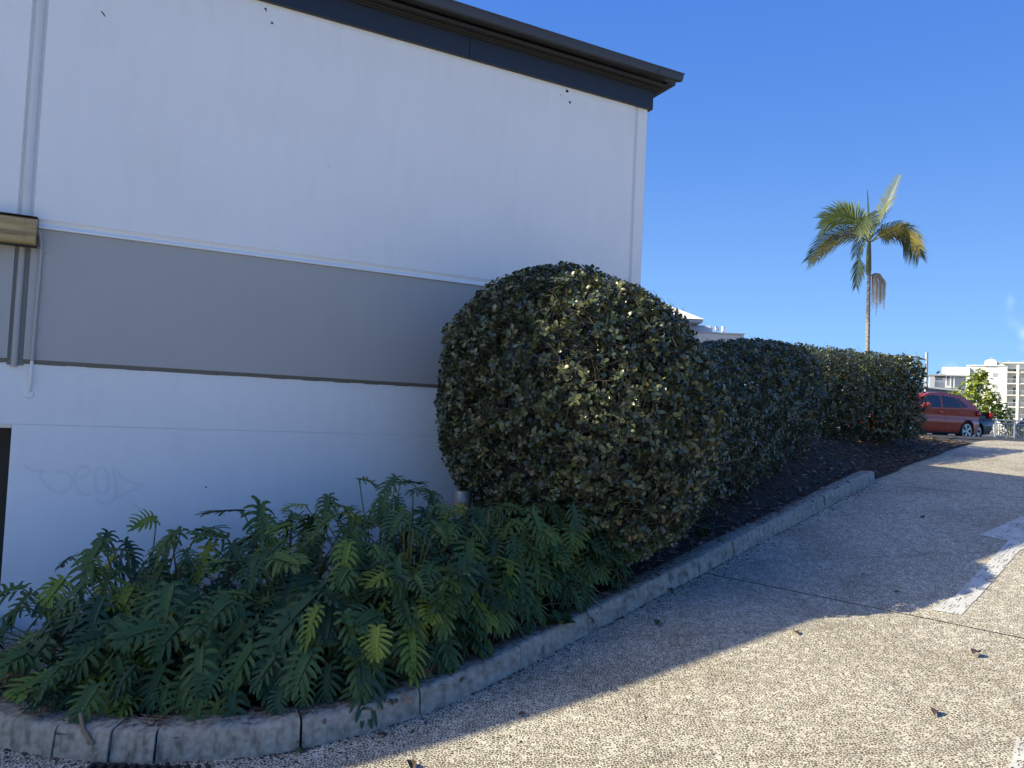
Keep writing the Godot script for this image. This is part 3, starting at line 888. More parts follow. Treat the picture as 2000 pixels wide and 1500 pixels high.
func far_things() -> void:
	# apartment block
	var sc := 2.15
	var b := thing("apartment_block", "stepped white apartment block with balconies on the right skyline", "building", Vector3(50.27 * sc, 1.5 - 1.5 * sc, -85.0 * sc), -0.6435)
	b.scale = Vector3.ONE * sc
	box_part("lower_wing", b, Vector3(0, -1, -6), Vector3(2.78, 9.0, 0.0), M.render_white)
	box_part("wing_return", b, Vector3(2.78, -1, -6), Vector3(3.5, 8.9, -0.35), M.pale_grey)
	box_part("main_wall", b, Vector3(2.46, -1, -7), Vector3(6.3, 9.2, -0.7), M.render_white)
	box_part("roof_slab", b, Vector3(2.4, 9.2, -7), Vector3(6.1, 9.3, -0.55), M.render_white)
	var st := ST()
	var poly := PackedVector2Array([Vector2(4.12, 9.2), Vector2(4.12, 9.62), Vector2(4.3, 9.84), Vector2(4.7, 9.97), Vector2(5.1, 9.9), Vector2(5.3, 9.7), Vector2(5.35, 9.2)])
	prism(st, poly, -3.0, -0.5)
	obj("stair_tower", st, M.render_white, b)
	box_part("plant_screen", b, Vector3(5.36, 9.2, -3), Vector3(5.95, 9.62, -0.9), M.render_grey)
	box_part("upper_wall", b, Vector3(6.0, 8.9, -6), Vector3(8.6, 9.5, -1.3), M.pale_grey)
	box_part("upper_roof", b, Vector3(5.95, 9.5, -6), Vector3(8.6, 9.6, -0.6), M.render_white)
	box_part("side_wall", b, Vector3(6.3, -1, -7), Vector3(14.0, 9.2, -1.9), M.pale_grey)
	for y in [8.5, 7.22, 5.92, 4.6, 3.3]:
		box_part("balcony_slab", b, Vector3(6.2, y - 0.08, -1.9), Vector3(14, y, 0.05), M.render_white)
		for x in [6.85, 8.1, 9.6, 11.2]:
			var w := box_part("window", b, Vector3(x, y + 0.02, -1.92), Vector3(x + 0.55, y + 0.85, -1.86), M.window)
			box_part("door_frame", w, Vector3(x + 0.25, y + 0.02, -1.86), Vector3(x + 0.3, y + 0.85, -1.84), M.render_white)
		if y < 8.0:
			box_part("rail", b, Vector3(6.25, y + 0.44, 0.0), Vector3(14, y + 0.49, 0.04), M.rail)
			for k in 40:
				box_part("baluster", b, Vector3(6.28 + k * 0.12, y, 0.01), Vector3(6.3 + k * 0.12, y + 0.44, 0.03), M.rail)
	for x in [7.2, 10.2]: box_part("column", b, Vector3(x, -1, -0.02), Vector3(x + 0.24, 9.25, 0.2), M.render_white)
	for p in [[4.95, 7.9, 0.5], [4.95, 6.6, 0.5], [4.95, 5.3, 0.5], [3.75, 6.6, 0.4]]:
		box_part("window", b, Vector3(p[0], p[1], -0.72), Vector3(p[0] + p[2], p[1] + 0.5, -0.69), M.render_grey)
	for r in [[4.75, 10.0], [5.6, 9.6], [6.4, 9.62], [7.7, 9.62], [1.3, 9.0]]:
		st = ST(); tube(st, [Vector3(r[0], r[1] - 0.1, -1.2), Vector3(r[0] + 0.02, r[1] + 0.28, -1.2)], [0.025], 5); bx(st, Vector3(r[0] - 0.15, r[1] + 0.2, -1.22), Vector3(r[0] + 0.15, r[1] + 0.23, -1.18)); obj("antenna", st, M.rail, b)
	# flat-roofed house before it
	sc = 2.0
	b = thing("flat_roof_house", "low white house with a thin flat roof in front of the apartments", "building", Vector3(34.69 * sc, 1.5 - 1.5 * sc, -60.0 * sc), -0.3047)
	b.scale = Vector3.ONE * sc
	box_part("roof", b, Vector3(-0.3, 6.05, -3), Vector3(2.75, 6.14, 0.15), M.render_grey)
	box_part("pillar", b, Vector3(-0.2, 2, -0.2), Vector3(0.18, 6.05, 0.1), M.pale_grey)
	box_part("wall", b, Vector3(0.3, 2, -2.5), Vector3(1.5, 5.92, -0.3), M.render_white)
	box_part("wall", b, Vector3(1.5, 2, -2.5), Vector3(2.55, 6.0, -0.35), M.pale_grey)
	for w in [[0.36, 5.72, 0.8], [1.1, 5.72, 0.3]]: box_part("window", b, Vector3(w[0], w[1], -0.3), Vector3(w[0] + w[2] * 0.6, w[1] + 0.16, -0.27), M.render_grey)
	box_part("recess", b, Vector3(0.2, 5.05, -0.3), Vector3(0.95, 5.5, -0.26), M.pale_grey)
	for x in [1.0, 1.32, 1.58]: box_part("column", b, Vector3(x, 2, -0.05), Vector3(x + 0.06, 6.05, 0.02), M.render_white)
	box_part("roof_box", b, Vector3(0.75, 6.14, -1.5), Vector3(1.2, 6.28, -0.8), M.pale_grey)
	st = ST(); tube(st, [Vector3(0.45, 6.12, -0.6), Vector3(0.5, 6.35, -0.6)], [0.02], 5); tube(st, [Vector3(0.5, 6.3, -0.6), Vector3(0.66, 6.5, -0.55)], [0.12, 0.04], 8); obj("dish", st, M.dark, b)
	# shed with corrugated roof
	b = thing("shed", "grey shed with pale corrugated roof behind the red car", "shed", Vector3(24.0, 0, -45.1), -0.1)
	box_part("wall", b, Vector3(0, 1, -4), Vector3(3.55, 4.06, -0.15), M.render_grey)
	st = ST()
	for k in 46:
		var x := -0.1 + k * 0.082
		var y := 4.33 - k * 0.0062
		tube(st, [Vector3(x, y - 0.03, 0.1), Vector3(x, y + 0.3, -4.2)], [0.045], 6)
	obj("corrugated_roof", st, M.render_white, b)
	box_part("barge", b, Vector3(-0.1, 4.04, -0.1), Vector3(3.65, 4.2, 0.02), M.render_grey)
	# street lamp
	b = thing("street_lamp", "white street lamp pole with a long arm beyond the hedge", "street lamp", Vector3(21.66, 1.3, -38))
	st = ST(); tube(st, [Vector3(0, 0, 0), Vector3(0, 2.0, 0), Vector3(0, 4.28, 0)], [0.085, 0.08, 0.07], 10); obj("pole", st, M.pale_grey, b)
	st = ST(); tube(st, [Vector3(-0.05, 3.9, 0), Vector3(-0.3, 3.98, 0), Vector3(-0.62, 4.02, 0.02)], [0.045, 0.04, 0.04], 6); obj("arm", st, M.render_grey, b)
	st = ST(); bx(st, Vector3(-1.0, 3.99, -0.1), Vector3(-0.56, 4.08, 0.12), 0.03); obj("lamp_head", st, M.render_grey, b)
	# railing
	b = thing("railing", "grey metal railing with upright bars beyond the car park", "railing", Vector3(18.4, 1.3, -29), 0.06)
	box_part("top_rail", b, Vector3(-0.1, 0.72, -0.03), Vector3(5.0, 0.78, 0.03), M.rail, 0.01)
	box_part("middle_rail", b, Vector3(-0.1, 0.6, -0.02), Vector3(5.0, 0.635, 0.02), M.rail, 0.005)
	box_part("bottom_rail", b, Vector3(-0.1, 0.06, -0.02), Vector3(5.0, 0.1, 0.02), M.rail, 0.005)
	for x in [0.0, 0.98, 1.78, 2.6, 3.4, 4.2, 4.95]: box_part("post", b, Vector3(x - 0.035, -0.1, -0.035), Vector3(x + 0.035, 0.72, 0.035), M.rail, 0.008)
	for k in 48: box_part("baluster", b, Vector3(0.06 + k * 0.1, 0.1, -0.01), Vector3(0.08 + k * 0.1, 0.6, 0.01), M.rail)
	# tree with big pale leaves, and bushes by the railing
	leafy_tree("yellow_leaf_tree", "small open tree with large yellow green leaves behind the railing", Vector3(21.5, 1.3, -33.5), [[0.0, 2.55, 0.0, 0.45], [0.35, 2.0, 0.1, 0.5], [-0.45, 2.1, 0.0, 0.45], [-0.95, 1.75, 0.1, 0.4], [0.75, 1.55, 0.0, 0.42], [-0.2, 1.35, 0.3, 0.42], [-0.75, 1.05, 0.0, 0.38], [1.2, 1.15, -0.1, 0.4], [0.25, 0.95, 0.1, 0.4], [0.1, 2.9, 0.0, 0.25]], 1500, 0.2, Color(0.27, 0.34, 0.05))
	bush("green_bush", "dense dark green bush left of the railing posts", Vector3(20.9, 1.2, -32.4), Vector3(0.8, 0.95, 0.5), 900, 0.11, Color(0.07, 0.11, 0.03))
	bush("green_bush", "taller bush at the right edge behind the railing", Vector3(22.95, 1.2, -31.2), Vector3(0.75, 1.5, 0.6), 1300, 0.11, Color(0.09, 0.13, 0.035))
	bush("green_bush", "low yellowish bush between the two darker bushes", Vector3(21.9, 1.2, -31.8), Vector3(0.6, 1.0, 0.4), 800, 0.11, Color(0.16, 0.19, 0.045))

func oval_leaf(fold := 0.25) -> ArrayMesh:       # length 1 along z, a folded and slightly curled oval, stalk end narrow
	var st := ST()
	st.set_smooth_group(1)
	st.set_color(Color.WHITE)
	var prof := [[0.0, 0.03, 0.0], [0.28, 0.19, 0.02], [0.6, 0.29, 0.02], [0.86, 0.2, -0.03], [1.0, 0.0, -0.08]]
	for i in prof.size() - 1:
		var a: Array = prof[i]
		var b: Array = prof[i + 1]
		for s in [-1.0, 1.0]:
			var q := [Vector3(0, a[2], a[0]), Vector3(s * a[1], a[2] + fold * a[1], a[0]), Vector3(s * b[1], b[2] + fold * b[1], b[0]), Vector3(0, b[2], b[0])]
			if b[1] == 0.0: q = [q[0], q[1], q[3]]
			face(st, q, Vector3(0, -9, 0.5))
	return fin(st)

func multi(called: String, parent: Node, mesh: Mesh, xfs: Array, cols: Array, m: Material) -> void:
	var mm := MultiMesh.new()
	mm.transform_format = MultiMesh.TRANSFORM_3D
	mm.use_colors = true
	mm.mesh = mesh
	mm.instance_count = xfs.size()
	for i in xfs.size():
		mm.set_instance_transform(i, xfs[i])
		mm.set_instance_color(i, cols[i])
	var mi := MultiMeshInstance3D.new()
	mi.name = called
	mi.multimesh = mm
	mi.material_override = m
	parent.add_child(mi, true)
	mi.set_meta("kind", "stuff")

func leafy_tree(called: String, label: String, at: Vector3, clumps: Array, n: int, size: float, c: Color) -> void:
	var t := thing(called, label, "tree", at)
	var st := ST()
	tube(st, [Vector3(0, -0.2, 0), Vector3(0.03, 0.6, 0), Vector3(-0.02, 1.2, 0), Vector3(0.02, 2.2, 0)], [0.07, 0.055, 0.04, 0.02], 7)
	obj("trunk", st, M.trunk, t)
	for k in clumps:
		st = ST()
		var e := Vector3(k[0], k[1], k[2])
		var y0: float = clampf(k[1] * 0.45, 0.3, 1.4)
		tube(st, [Vector3(0, y0, 0), Vector3(e.x * 0.6, lerpf(y0, e.y, 0.45), e.z), e], [0.035, 0.025, 0.012], 5)
		obj("limb", st, M.trunk, t)
	var xfs := []
	var cols := []
	var leaf := oval_leaf(0.3)
	for i in n:
		var k: Array = clumps[rng.randi() % clumps.size()]
		var d := Vector3(rng.randfn(), rng.randfn() * 0.8, rng.randfn())
		d = d.normalized() * pow(rng.randf(), 0.5) * k[3]
		var p := Vector3(k[0], k[1], k[2]) + d
		var f := (d.normalized() * 0.6 + Vector3(rng.randf_range(-0.6, 0.6), rng.randf_range(-1.1, 0.2), rng.randf_range(-0.6, 0.6))).normalized()
		var b := basis_zy(f, Vector3(rng.randf_range(-0.5, 0.5), 1, rng.randf_range(-0.3, 0.6)))
		xfs.append(Transform3D(b.scaled(Vector3.ONE * size * rng.randf_range(0.7, 1.2)), p))
		var g := rng.randf_range(0.7, 1.2)
		cols.append(Color(c.r * g, c.g * rng.randf_range(0.85, 1.1) * g, c.b * g))
	multi("crown", t, leaf, xfs, cols, M.tree)

func bush(called: String, label: String, at: Vector3, r: Vector3, n: int, size: float, c: Color) -> void:
	var t := thing(called, label, "bush", at)
	var st := ST()
	for k in 6:
		var a := TAU * k / 6.0
		tube(st, [Vector3(0, -0.1, 0), Vector3(cos(a) * r.x * 0.3, r.y * 0.5, sin(a) * r.z * 0.3), Vector3(cos(a) * r.x * 0.6, r.y * 0.95, sin(a) * r.z * 0.6)], [0.02, 0.015, 0.008], 4)
	obj("stems", st, M.twig, t)
	var xfs := []
	var cols := []
	for i in n:
		var d := Vector3(rng.randfn(), rng.randfn(), rng.randfn()).normalized()
		var lump := 0.85 + 0.25 * soil_noise.get_noise_3d(d.x * 90.0, d.y * 90.0, d.z * 90.0 + at.x * 50.0)
		var p := Vector3(d.x * r.x, r.y * 0.5 + d.y * r.y * 0.55, d.z * r.z) * lump * pow(rng.randf(), 0.2)
		var f := (d + Vector3(rng.randf_range(-0.9, 0.9), rng.randf_range(-0.6, 0.6), rng.randf_range(-0.9, 0.9))).normalized()
		xfs.append(Transform3D(basis_zy(f, Vector3.UP).scaled(Vector3.ONE * size * rng.randf_range(0.6, 1.3)), p))
		var g := rng.randf_range(0.6, 1.35)
		cols.append(Color(c.r * g, c.g * g, c.b * g))
	multi("foliage", t, oval_leaf(0.3), xfs, cols, M.tree)

# ------------------------------------------------------------------ clipped shrub and hedges
# sample() gives [point on the clipped surface, outward normal]
func clipped(called: String, label: String, category: String, group: String, at: Vector3, n: int, size: float, sample: Callable, twigs: int, stems: Array, depth: float, eye_pick: Callable) -> void:
	var t := thing(called, label, category, at, 0.0, group)
	var leaf := oval_leaf(0.18)
	var all := []
	var shoots := n / 6
	for i in shoots:
		var pn: Array = sample.call()
		var nrm: Vector3 = pn[1]
		var deep := pow(rng.randf(), 1.5) * depth
		var p: Vector3 = pn[0] - nrm * deep
		var axis := (nrm * rng.randf_range(0.15, 1.0) + Vector3(rng.randf_range(-0.8, 0.8), rng.randf_range(-0.2, 1.0), rng.randf_range(-0.8, 0.8))).normalized()
		var side := axis.cross(Vector3(rng.randf_range(-1, 1), 0.3, rng.randf_range(-1, 1))).normalized()
		var other := axis.cross(side)
		var g0 := rng.randf_range(0.55, 1.3)
		var r0 := rng.randf()
		var stray := 0.02 if rng.randf() > 0.02 else 0.06
		for k in 6:
			var az := k * 2.39996 + i
			var flat := (side * cos(az) + other * sin(az))
			var open := rng.randf_range(0.35, 0.95)
			var f := (flat * open + axis * (1.05 - open)).normalized()
			var up := (axis - flat * 0.3 + Vector3(rng.randf_range(-0.25, 0.25), rng.randf_range(-0.25, 0.25), rng.randf_range(-0.25, 0.25))).normalized()
			var b := basis_zy(f, up)
			var sz := size * rng.randf_range(0.5, 1.3)
			var at2 := p - axis * (0.008 * k - 0.02)
			# clipped: nothing stands far out of the cut face
			var proud: float = (at2 + f * sz - pn[0]).dot(nrm)
			if proud > stray: at2 -= nrm * (proud - stray)
			var xf := Transform3D(b.scaled(Vector3.ONE * sz), at2)
			var g := g0 * rng.randf_range(0.8, 1.2)
			var r := rng.randf()
			var c := Color(0.08 * g, 0.1 * g, 0.046 * g)
			if r0 < 0.07: c = Color(0.14 * g, 0.138 * g, 0.052 * g)
			elif r < 0.012: c = Color(0.19 * g, 0.17 * g, 0.04 * g)
			elif r < 0.035: c = Color(0.16 * g, 0.085 * g, 0.045 * g)
			elif r0 < 0.35: c = Color(0.078 * g, 0.098 * g, 0.056 * g)
			all.append([xf, c, at + at2])
	# the leaves that show largest are parts of their own
	all.sort_custom(func(a, b2): return eye_pick.call(a[2]) < eye_pick.call(b2[2]))
	var shades := []
	for k in 6:
		var m: StandardMaterial3D = M.leaf.duplicate()
		m.vertex_color_use_as_albedo = false
		var g := 0.7 + k * 0.12
		m.albedo_color = L(0.08 * g, 0.1 * g, 0.046 * g) if k < 5 else L(0.14, 0.13, 0.04)
		shades.append(m)
	var tints := [PackedColorArray()]
	for i in mini(280, all.size()):
		var k := rng.randi() % 5
		if rng.randf() < 0.04: k = 5
		put("leaf", leaf, shades[k], t, all[i][0])
	var xfs := []
	var cols := []
	for i in range(280, all.size()):
		xfs.append(all[i][0]); cols.append(all[i][1])
	multi("foliage", t, leaf, xfs, cols, M.leaf)
	# bare twigs at the clipped surface
	var st := ST()
	for i in twigs:
		var pn: Array = sample.call()
		var nrm: Vector3 = pn[1]
		var p: Vector3 = pn[0] - nrm * rng.randf_range(0.02, 0.16)
		var d := (Vector3(rng.randf_range(-1, 1), rng.randf_range(-0.5, 1.3), rng.randf_range(-1, 1)) + nrm * 0.25).normalized()
		var pts := [p]
		var ln := rng.randf_range(0.04, 0.09)
		for k in 3:
			d = (d + Vector3(rng.randf_range(-0.5, 0.5), rng.randf_range(-0.4, 0.5), rng.randf_range(-0.5, 0.5))).normalized()
			p += d * ln
			if (p - pn[0]).dot(nrm) > -0.012: p -= nrm * ((p - pn[0]).dot(nrm) + 0.012)
			pts.append(p)
		var r := rng.randf_range(0.0014, 0.0034)
		tube(st, pts, [r, r * 0.85, r * 0.6, r * 0.3], 3, false)
	obj("twigs", st, M.twig, t).set_meta("kind", "stuff")
	for s in stems:
		st = ST()
		tube(st, s[0], s[1], 6)
		obj("stem", st, M.twig, t)

func hedges() -> void:
	var lump := FastNoiseLite.new()
	lump.frequency = 1.3
	lump.seed = 40
	lump.fractal_octaves = 3
	# the big rounded shrub
	var c := Vector3(0.49, 1.53, -5.05)
	var rad := Vector3(0.98, 0.97, 0.91)
	var ball := func() -> Array:
		while true:
			var d := Vector3(rng.randfn(), rng.randfn(), rng.randfn()).normalized()
			if d.z < -0.5 and rng.randf() < 0.6: continue
			# clipped: squarer than a ball low down, domed on top
			var e := Vector3(absf(d.x), absf(d.y), absf(d.z))
			var k := pow(pow(e.x, 2.08) + pow(e.y, 2.08) + pow(e.z, 2.08), -1.0 / 2.08)
			var bump := 1.0 + 0.07 * lump.get_noise_3d(d.x, d.y, d.z) + 0.03 * lump.get_noise_3d(d.x * 3.0, d.y * 3.0, d.z * 3.0)
			var p := Vector3(d.x * rad.x, d.y * rad.y, d.z * rad.z) * k * bump
			if p.y > 0.0: p.x -= 0.17 * p.y
			var low := soil(c.x + p.x, c.z + p.z) - c.y + 0.04
			if p.y < -0.3: p.y = maxf(p.y * (1.1 if p.x > -0.1 else 1.0), low)
			# thin at the lower left
			if p.y < -0.55 and p.x < -0.2 and rng.randf() < 0.55: continue
			var nn := Vector3(d.x / rad.x, d.y / rad.y, d.z / rad.z).normalized()
			return [p, nn]
		return []
	var eye := Vector3(0, 1.5, 0)
	var near := func(p: Vector3) -> float: return p.distance_to(eye)
	var stems := []
	for s in [[-0.15, -0.05], [0.2, 0.0], [0.4, -0.1], [0.45, -0.3], [0.65, -0.3], [-0.4, 0.1]]:
		var y0 := soil(c.x + s[0], c.z + s[1]) - c.y - 0.05
		var pts := [Vector3(s[0], y0, s[1]), Vector3(s[0] + rng.randf_range(-0.06, 0.06), y0 + 0.25, s[1] + 0.02), Vector3(s[0] * 1.1 + rng.randf_range(-0.1, 0.1), y0 + 0.6, s[1]), Vector3(s[0] * 1.2, y0 + 1.1, s[1] * 1.1)]
		stems.append([pts, [0.022, 0.017, 0.013, 0.006]])
	for k in 26:      # forked bare branches low in the shrub
		var a := rng.randf_range(-0.2, PI + 0.2)
		var d := Vector3(cos(a), 0, sin(a))
		var p0 := Vector3(0.15, -0.7, 0.0) + d * 0.25
		stems.append([[p0, p0 + d * 0.2 + Vector3(0, 0.14, 0), p0 + d * 0.42 + Vector3(rng.randf_range(-0.12, 0.12), rng.randf_range(0.05, 0.4), 0), p0 + d * 0.6 + Vector3(rng.randf_range(-0.2, 0.2), rng.randf_range(0.2, 0.75), 0)], [0.008, 0.006, 0.0045, 0.002]])
	clipped("round_shrub", "large round clipped shrub with small leathery leaves at the kerb", "shrub", "", c, 60000, 0.041, ball, 3600, stems, 0.3, near)
	# the hedge along the kerb, lumpy
	var path := []
	for q in [[1.75, 0.80], [2.6, 0.84], [3.6, 0.92], [4.6, 1.02], [5.7, 1.14]]: path.append(P1 + KD * q[0] + KI * q[1])
	var o2: Vector3 = path[2]
	o2.y = soil(o2.x, o2.z)
	var row := func() -> Array:
		while true:
			var f := rng.randf() * (path.size() - 1)
			var i := mini(int(f), path.size() - 2)
			var ctr: Vector3 = path[i].lerp(path[i + 1], f - i)
			var dir: Vector3 = (path[i + 1] - path[i]).normalized()
			var side := Vector3(-dir.z, 0, dir.x)      # towards the road
			var front := ctr + side * 0.62
			var bot := soil(front.x, front.z) + 0.03
			var top := lerpf(2.07, 2.4, smooth(0.4, 3.4, f)) + 0.03 * lump.get_noise_2d(ctr.x * 2.0, ctr.z * 2.0)
			var mid := (bot + top) / 2.0
			var hh := (top - bot) / 2.0
			var a := rng.randf() * TAU
			if (sin(a) < -0.5 or cos(a) < -0.2) and rng.randf() < 0.55: continue
			var ca := cos(a)
			var sa := sin(a)
			var k := pow(pow(absf(ca), 3.2) + pow(absf(sa), 3.2), -1.0 / 3.2)
			var endk := 1.0
			var rest: float = minf(f, path.size() - 1 - f)
			if path.size() - 1 - f < 0.35: endk = sqrt(maxf(0.0, 1.0 - pow(1.0 - (path.size() - 1 - f) / 0.35, 2.0)))
			if endk < 0.3 and rest < 1.0: endk = 0.3 + rng.randf() * 0.2
			var bump := 1.0 + 0.11 * lump.get_noise_3d(ctr.x * 1.4, sa * 1.1, ctr.z * 1.4)
			var p := Vector3(ctr.x, mid, ctr.z) + (side * ca * 0.6 * bump * endk + Vector3(0, sa * hh, 0)) * k
			var nn := (side * ca / 0.6 + Vector3(0, sa / hh, 0)).normalized()
			return [p - o2, nn]
		return []
	var st2 := []
	for i in path.size():
		for k in 3:
			var b: Vector3 = path[i] + Vector3(rng.randf_range(-0.35, 0.35), 0, rng.randf_range(-0.3, 0.3))
			b.y = soil(b.x, b.z) - 0.05
			b -= o2
			st2.append([[b, b + Vector3(rng.randf_range(-0.1, 0.1), 0.4, 0.1), b + Vector3(rng.randf_range(-0.15, 0.15), 0.6, 0.15), b + Vector3(rng.randf_range(-0.2, 0.2), 0.75, 0.15)], [0.02, 0.014, 0.01, 0.004]])
	clipped("clipped_hedge", "dark lumpy hedge along the kerb behind the round shrub", "hedge", "clipped hedges along the ramp", o2, 60000, 0.04, row, 2200, st2, 0.36, near)
	# the level hedge at the top of the ramp
	var A := Vector3(3.21, 1.34, -9.45)
	var B := Vector3(5.26, 1.36, -10.69)
	var o3 := A
	var D := (B - A).normalized()
	var S := Vector3(-D.z, 0, D.x)
	var len := (B - A).length()
	var straight := func() -> Array:
		while true:
			var f := rng.randf()
			var a := rng.randf() * TAU
			if (sin(a) < -0.5 or cos(a) < -0.4) and rng.randf() < 0.5: continue
			var ca := cos(a)
			var sa := sin(a)
			var k := pow(pow(absf(ca), 7.0) + pow(absf(sa), 7.0), -1.0 / 7.0)
			var hw := 0.85
			var hh := 0.58
			var along := f * len
			var p := D * along + Vector3(0, 0.575, 0) + (S * ca * hw + Vector3(0, sa * hh, 0)) * k
			var nn := (S * ca + Vector3(0, sa, 0)).normalized()
			var share := 0.22
			if rng.randf() < share:      # the end face
				var ey := rng.randf_range(-1, 1)
				var ez := rng.randf_range(-1, 1)
				p = D * (len + 0.05) + Vector3(0, 0.575 + ey * hh * 0.97, 0) + S * ez * hw * 0.95
				nn = D
			p += nn * 0.05 * lump.get_noise_3d(p.x * 3.0, p.y * 3.0, p.z * 3.0)
			return [p, nn]
		return []
	var st3 := []
	for k in 14:
		var b: Vector3 = D * (len * (k + 0.5) / 14.0) + S * rng.randf_range(-0.3, 0.4)
		st3.append([[b + Vector3(0, -0.15, 0), b + Vector3(rng.randf_range(-0.1, 0.1), 0.3, 0.05), b + Vector3(rng.randf_range(-0.1, 0.1), 0.7, 0.05)], [0.018, 0.013, 0.005]])
	clipped("clipped_hedge", "straight flat topped hedge at the top of the ramp", "hedge", "clipped hedges along the ramp", o3, 85000, 0.037, straight, 700, st3, 0.6, near)

# ------------------------------------------------------------------ philodendrons
func phil_leaf(sd: int, droop: float, lobes: int) -> ArrayMesh:      # length about 1 along z
	var r := RandomNumberGenerator.new()
	r.seed = sd
	var st := ST()
	st.set_smooth_group(1)
	var vein := Color(1.5, 1.55, 1.3)
	var mid := func(t: float) -> Vector3: return Vector3(0, 0.12 * t - droop * t * t, t * (1.0 - droop * 0.25 * t))
	# blade along the midrib
	var nb := 7
	for i in nb:
		var t0 := i / float(nb)
		var t1 := (i + 1) / float(nb)
		for s in [-1.0, 1.0]:
			var w0 := 0.12 * (1.0 - 0.45 * t0) * (0.6 if i == 0 else 1.0)
			var w1 := 0.12 * (1.0 - 0.45 * t1)
			if i == nb - 1: w1 = 0.05
			var a: Vector3 = mid.call(t0)
			var b: Vector3 = mid.call(t1)
			var q := [a, a + Vector3(s * w0, 0.05, -0.03), b + Vector3(s * w1, 0.05, -0.03), b]
			colored(st, q, [vein, Color.WHITE, Color.WHITE, vein])
	for s in [-1.0, 1.0]:
		for i in lobes + 1:
			var f := i / float(lobes)
			var root: Vector3 = mid.call(lerpf(0.0, 0.9, f)) + Vector3(s * 0.05, 0.012, 0)
			var ang := deg_to_rad(lerpf(122.0, 18.0, pow(f, 0.75)) + r.randf_range(-6, 6))
			var ln := (0.27 + 0.17 * sin(PI * pow(f, 0.7) * 0.95)) * r.randf_range(0.88, 1.1)
			if f > 0.85: ln *= 0.72
			var wd := 0.05 * r.randf_range(0.85, 1.15)
			var d := Vector3(s * sin(ang), 0.3, cos(ang)).normalized()
			var acr: Vector3 = Vector3(s * -cos(ang), 0, sin(ang)).normalized() * s
			var curl := r.randf_range(0.12, 0.34)
			var prev := []
			var pc := []
			for k in 5:
				var g: float = [0.0, 0.4, 0.72, 0.92, 1.0][k]
				var w: float = [1.3, 0.9, 0.88, 0.62, 0.15][k] * wd
				var p: Vector3 = root + d * ln * g + Vector3(0, -curl * ln * g * g * 1.7, 0) + Vector3(0, 0, 0.2 * g * g * ln)
				var dip := Vector3(0, -0.014, 0)
				var rw := [p - acr * w, p + dip, p + acr * w]
				if k > 0:
					var cm := Color(1.22, 1.24, 1.12) if k < 2 else Color(1.05, 1.05, 1.03)
					colored(st, [prev[0], prev[1], rw[1], rw[0]], [Color.WHITE, pc[0], cm, Color.WHITE])
					colored(st, [prev[1], prev[2], rw[2], rw[1]], [pc[0], Color.WHITE, Color.WHITE, cm])
					pc = [cm]
				else:
					pc = [Color(1.35, 1.38, 1.2)]
				prev = rw
	return fin(st)

func colored(st: SurfaceTool, q: Array, c: Array) -> void:      # upper side is the front
	var nn: Vector3 = (q[2] - q[0]).cross(q[1] - q[0])
	var order := [0, 1, 2, 0, 2, 3] if nn.y > 0.0 else [0, 2, 1, 0, 3, 2]
	for i in order:
		st.set_color(c[i])
		st.add_vertex(q[i])

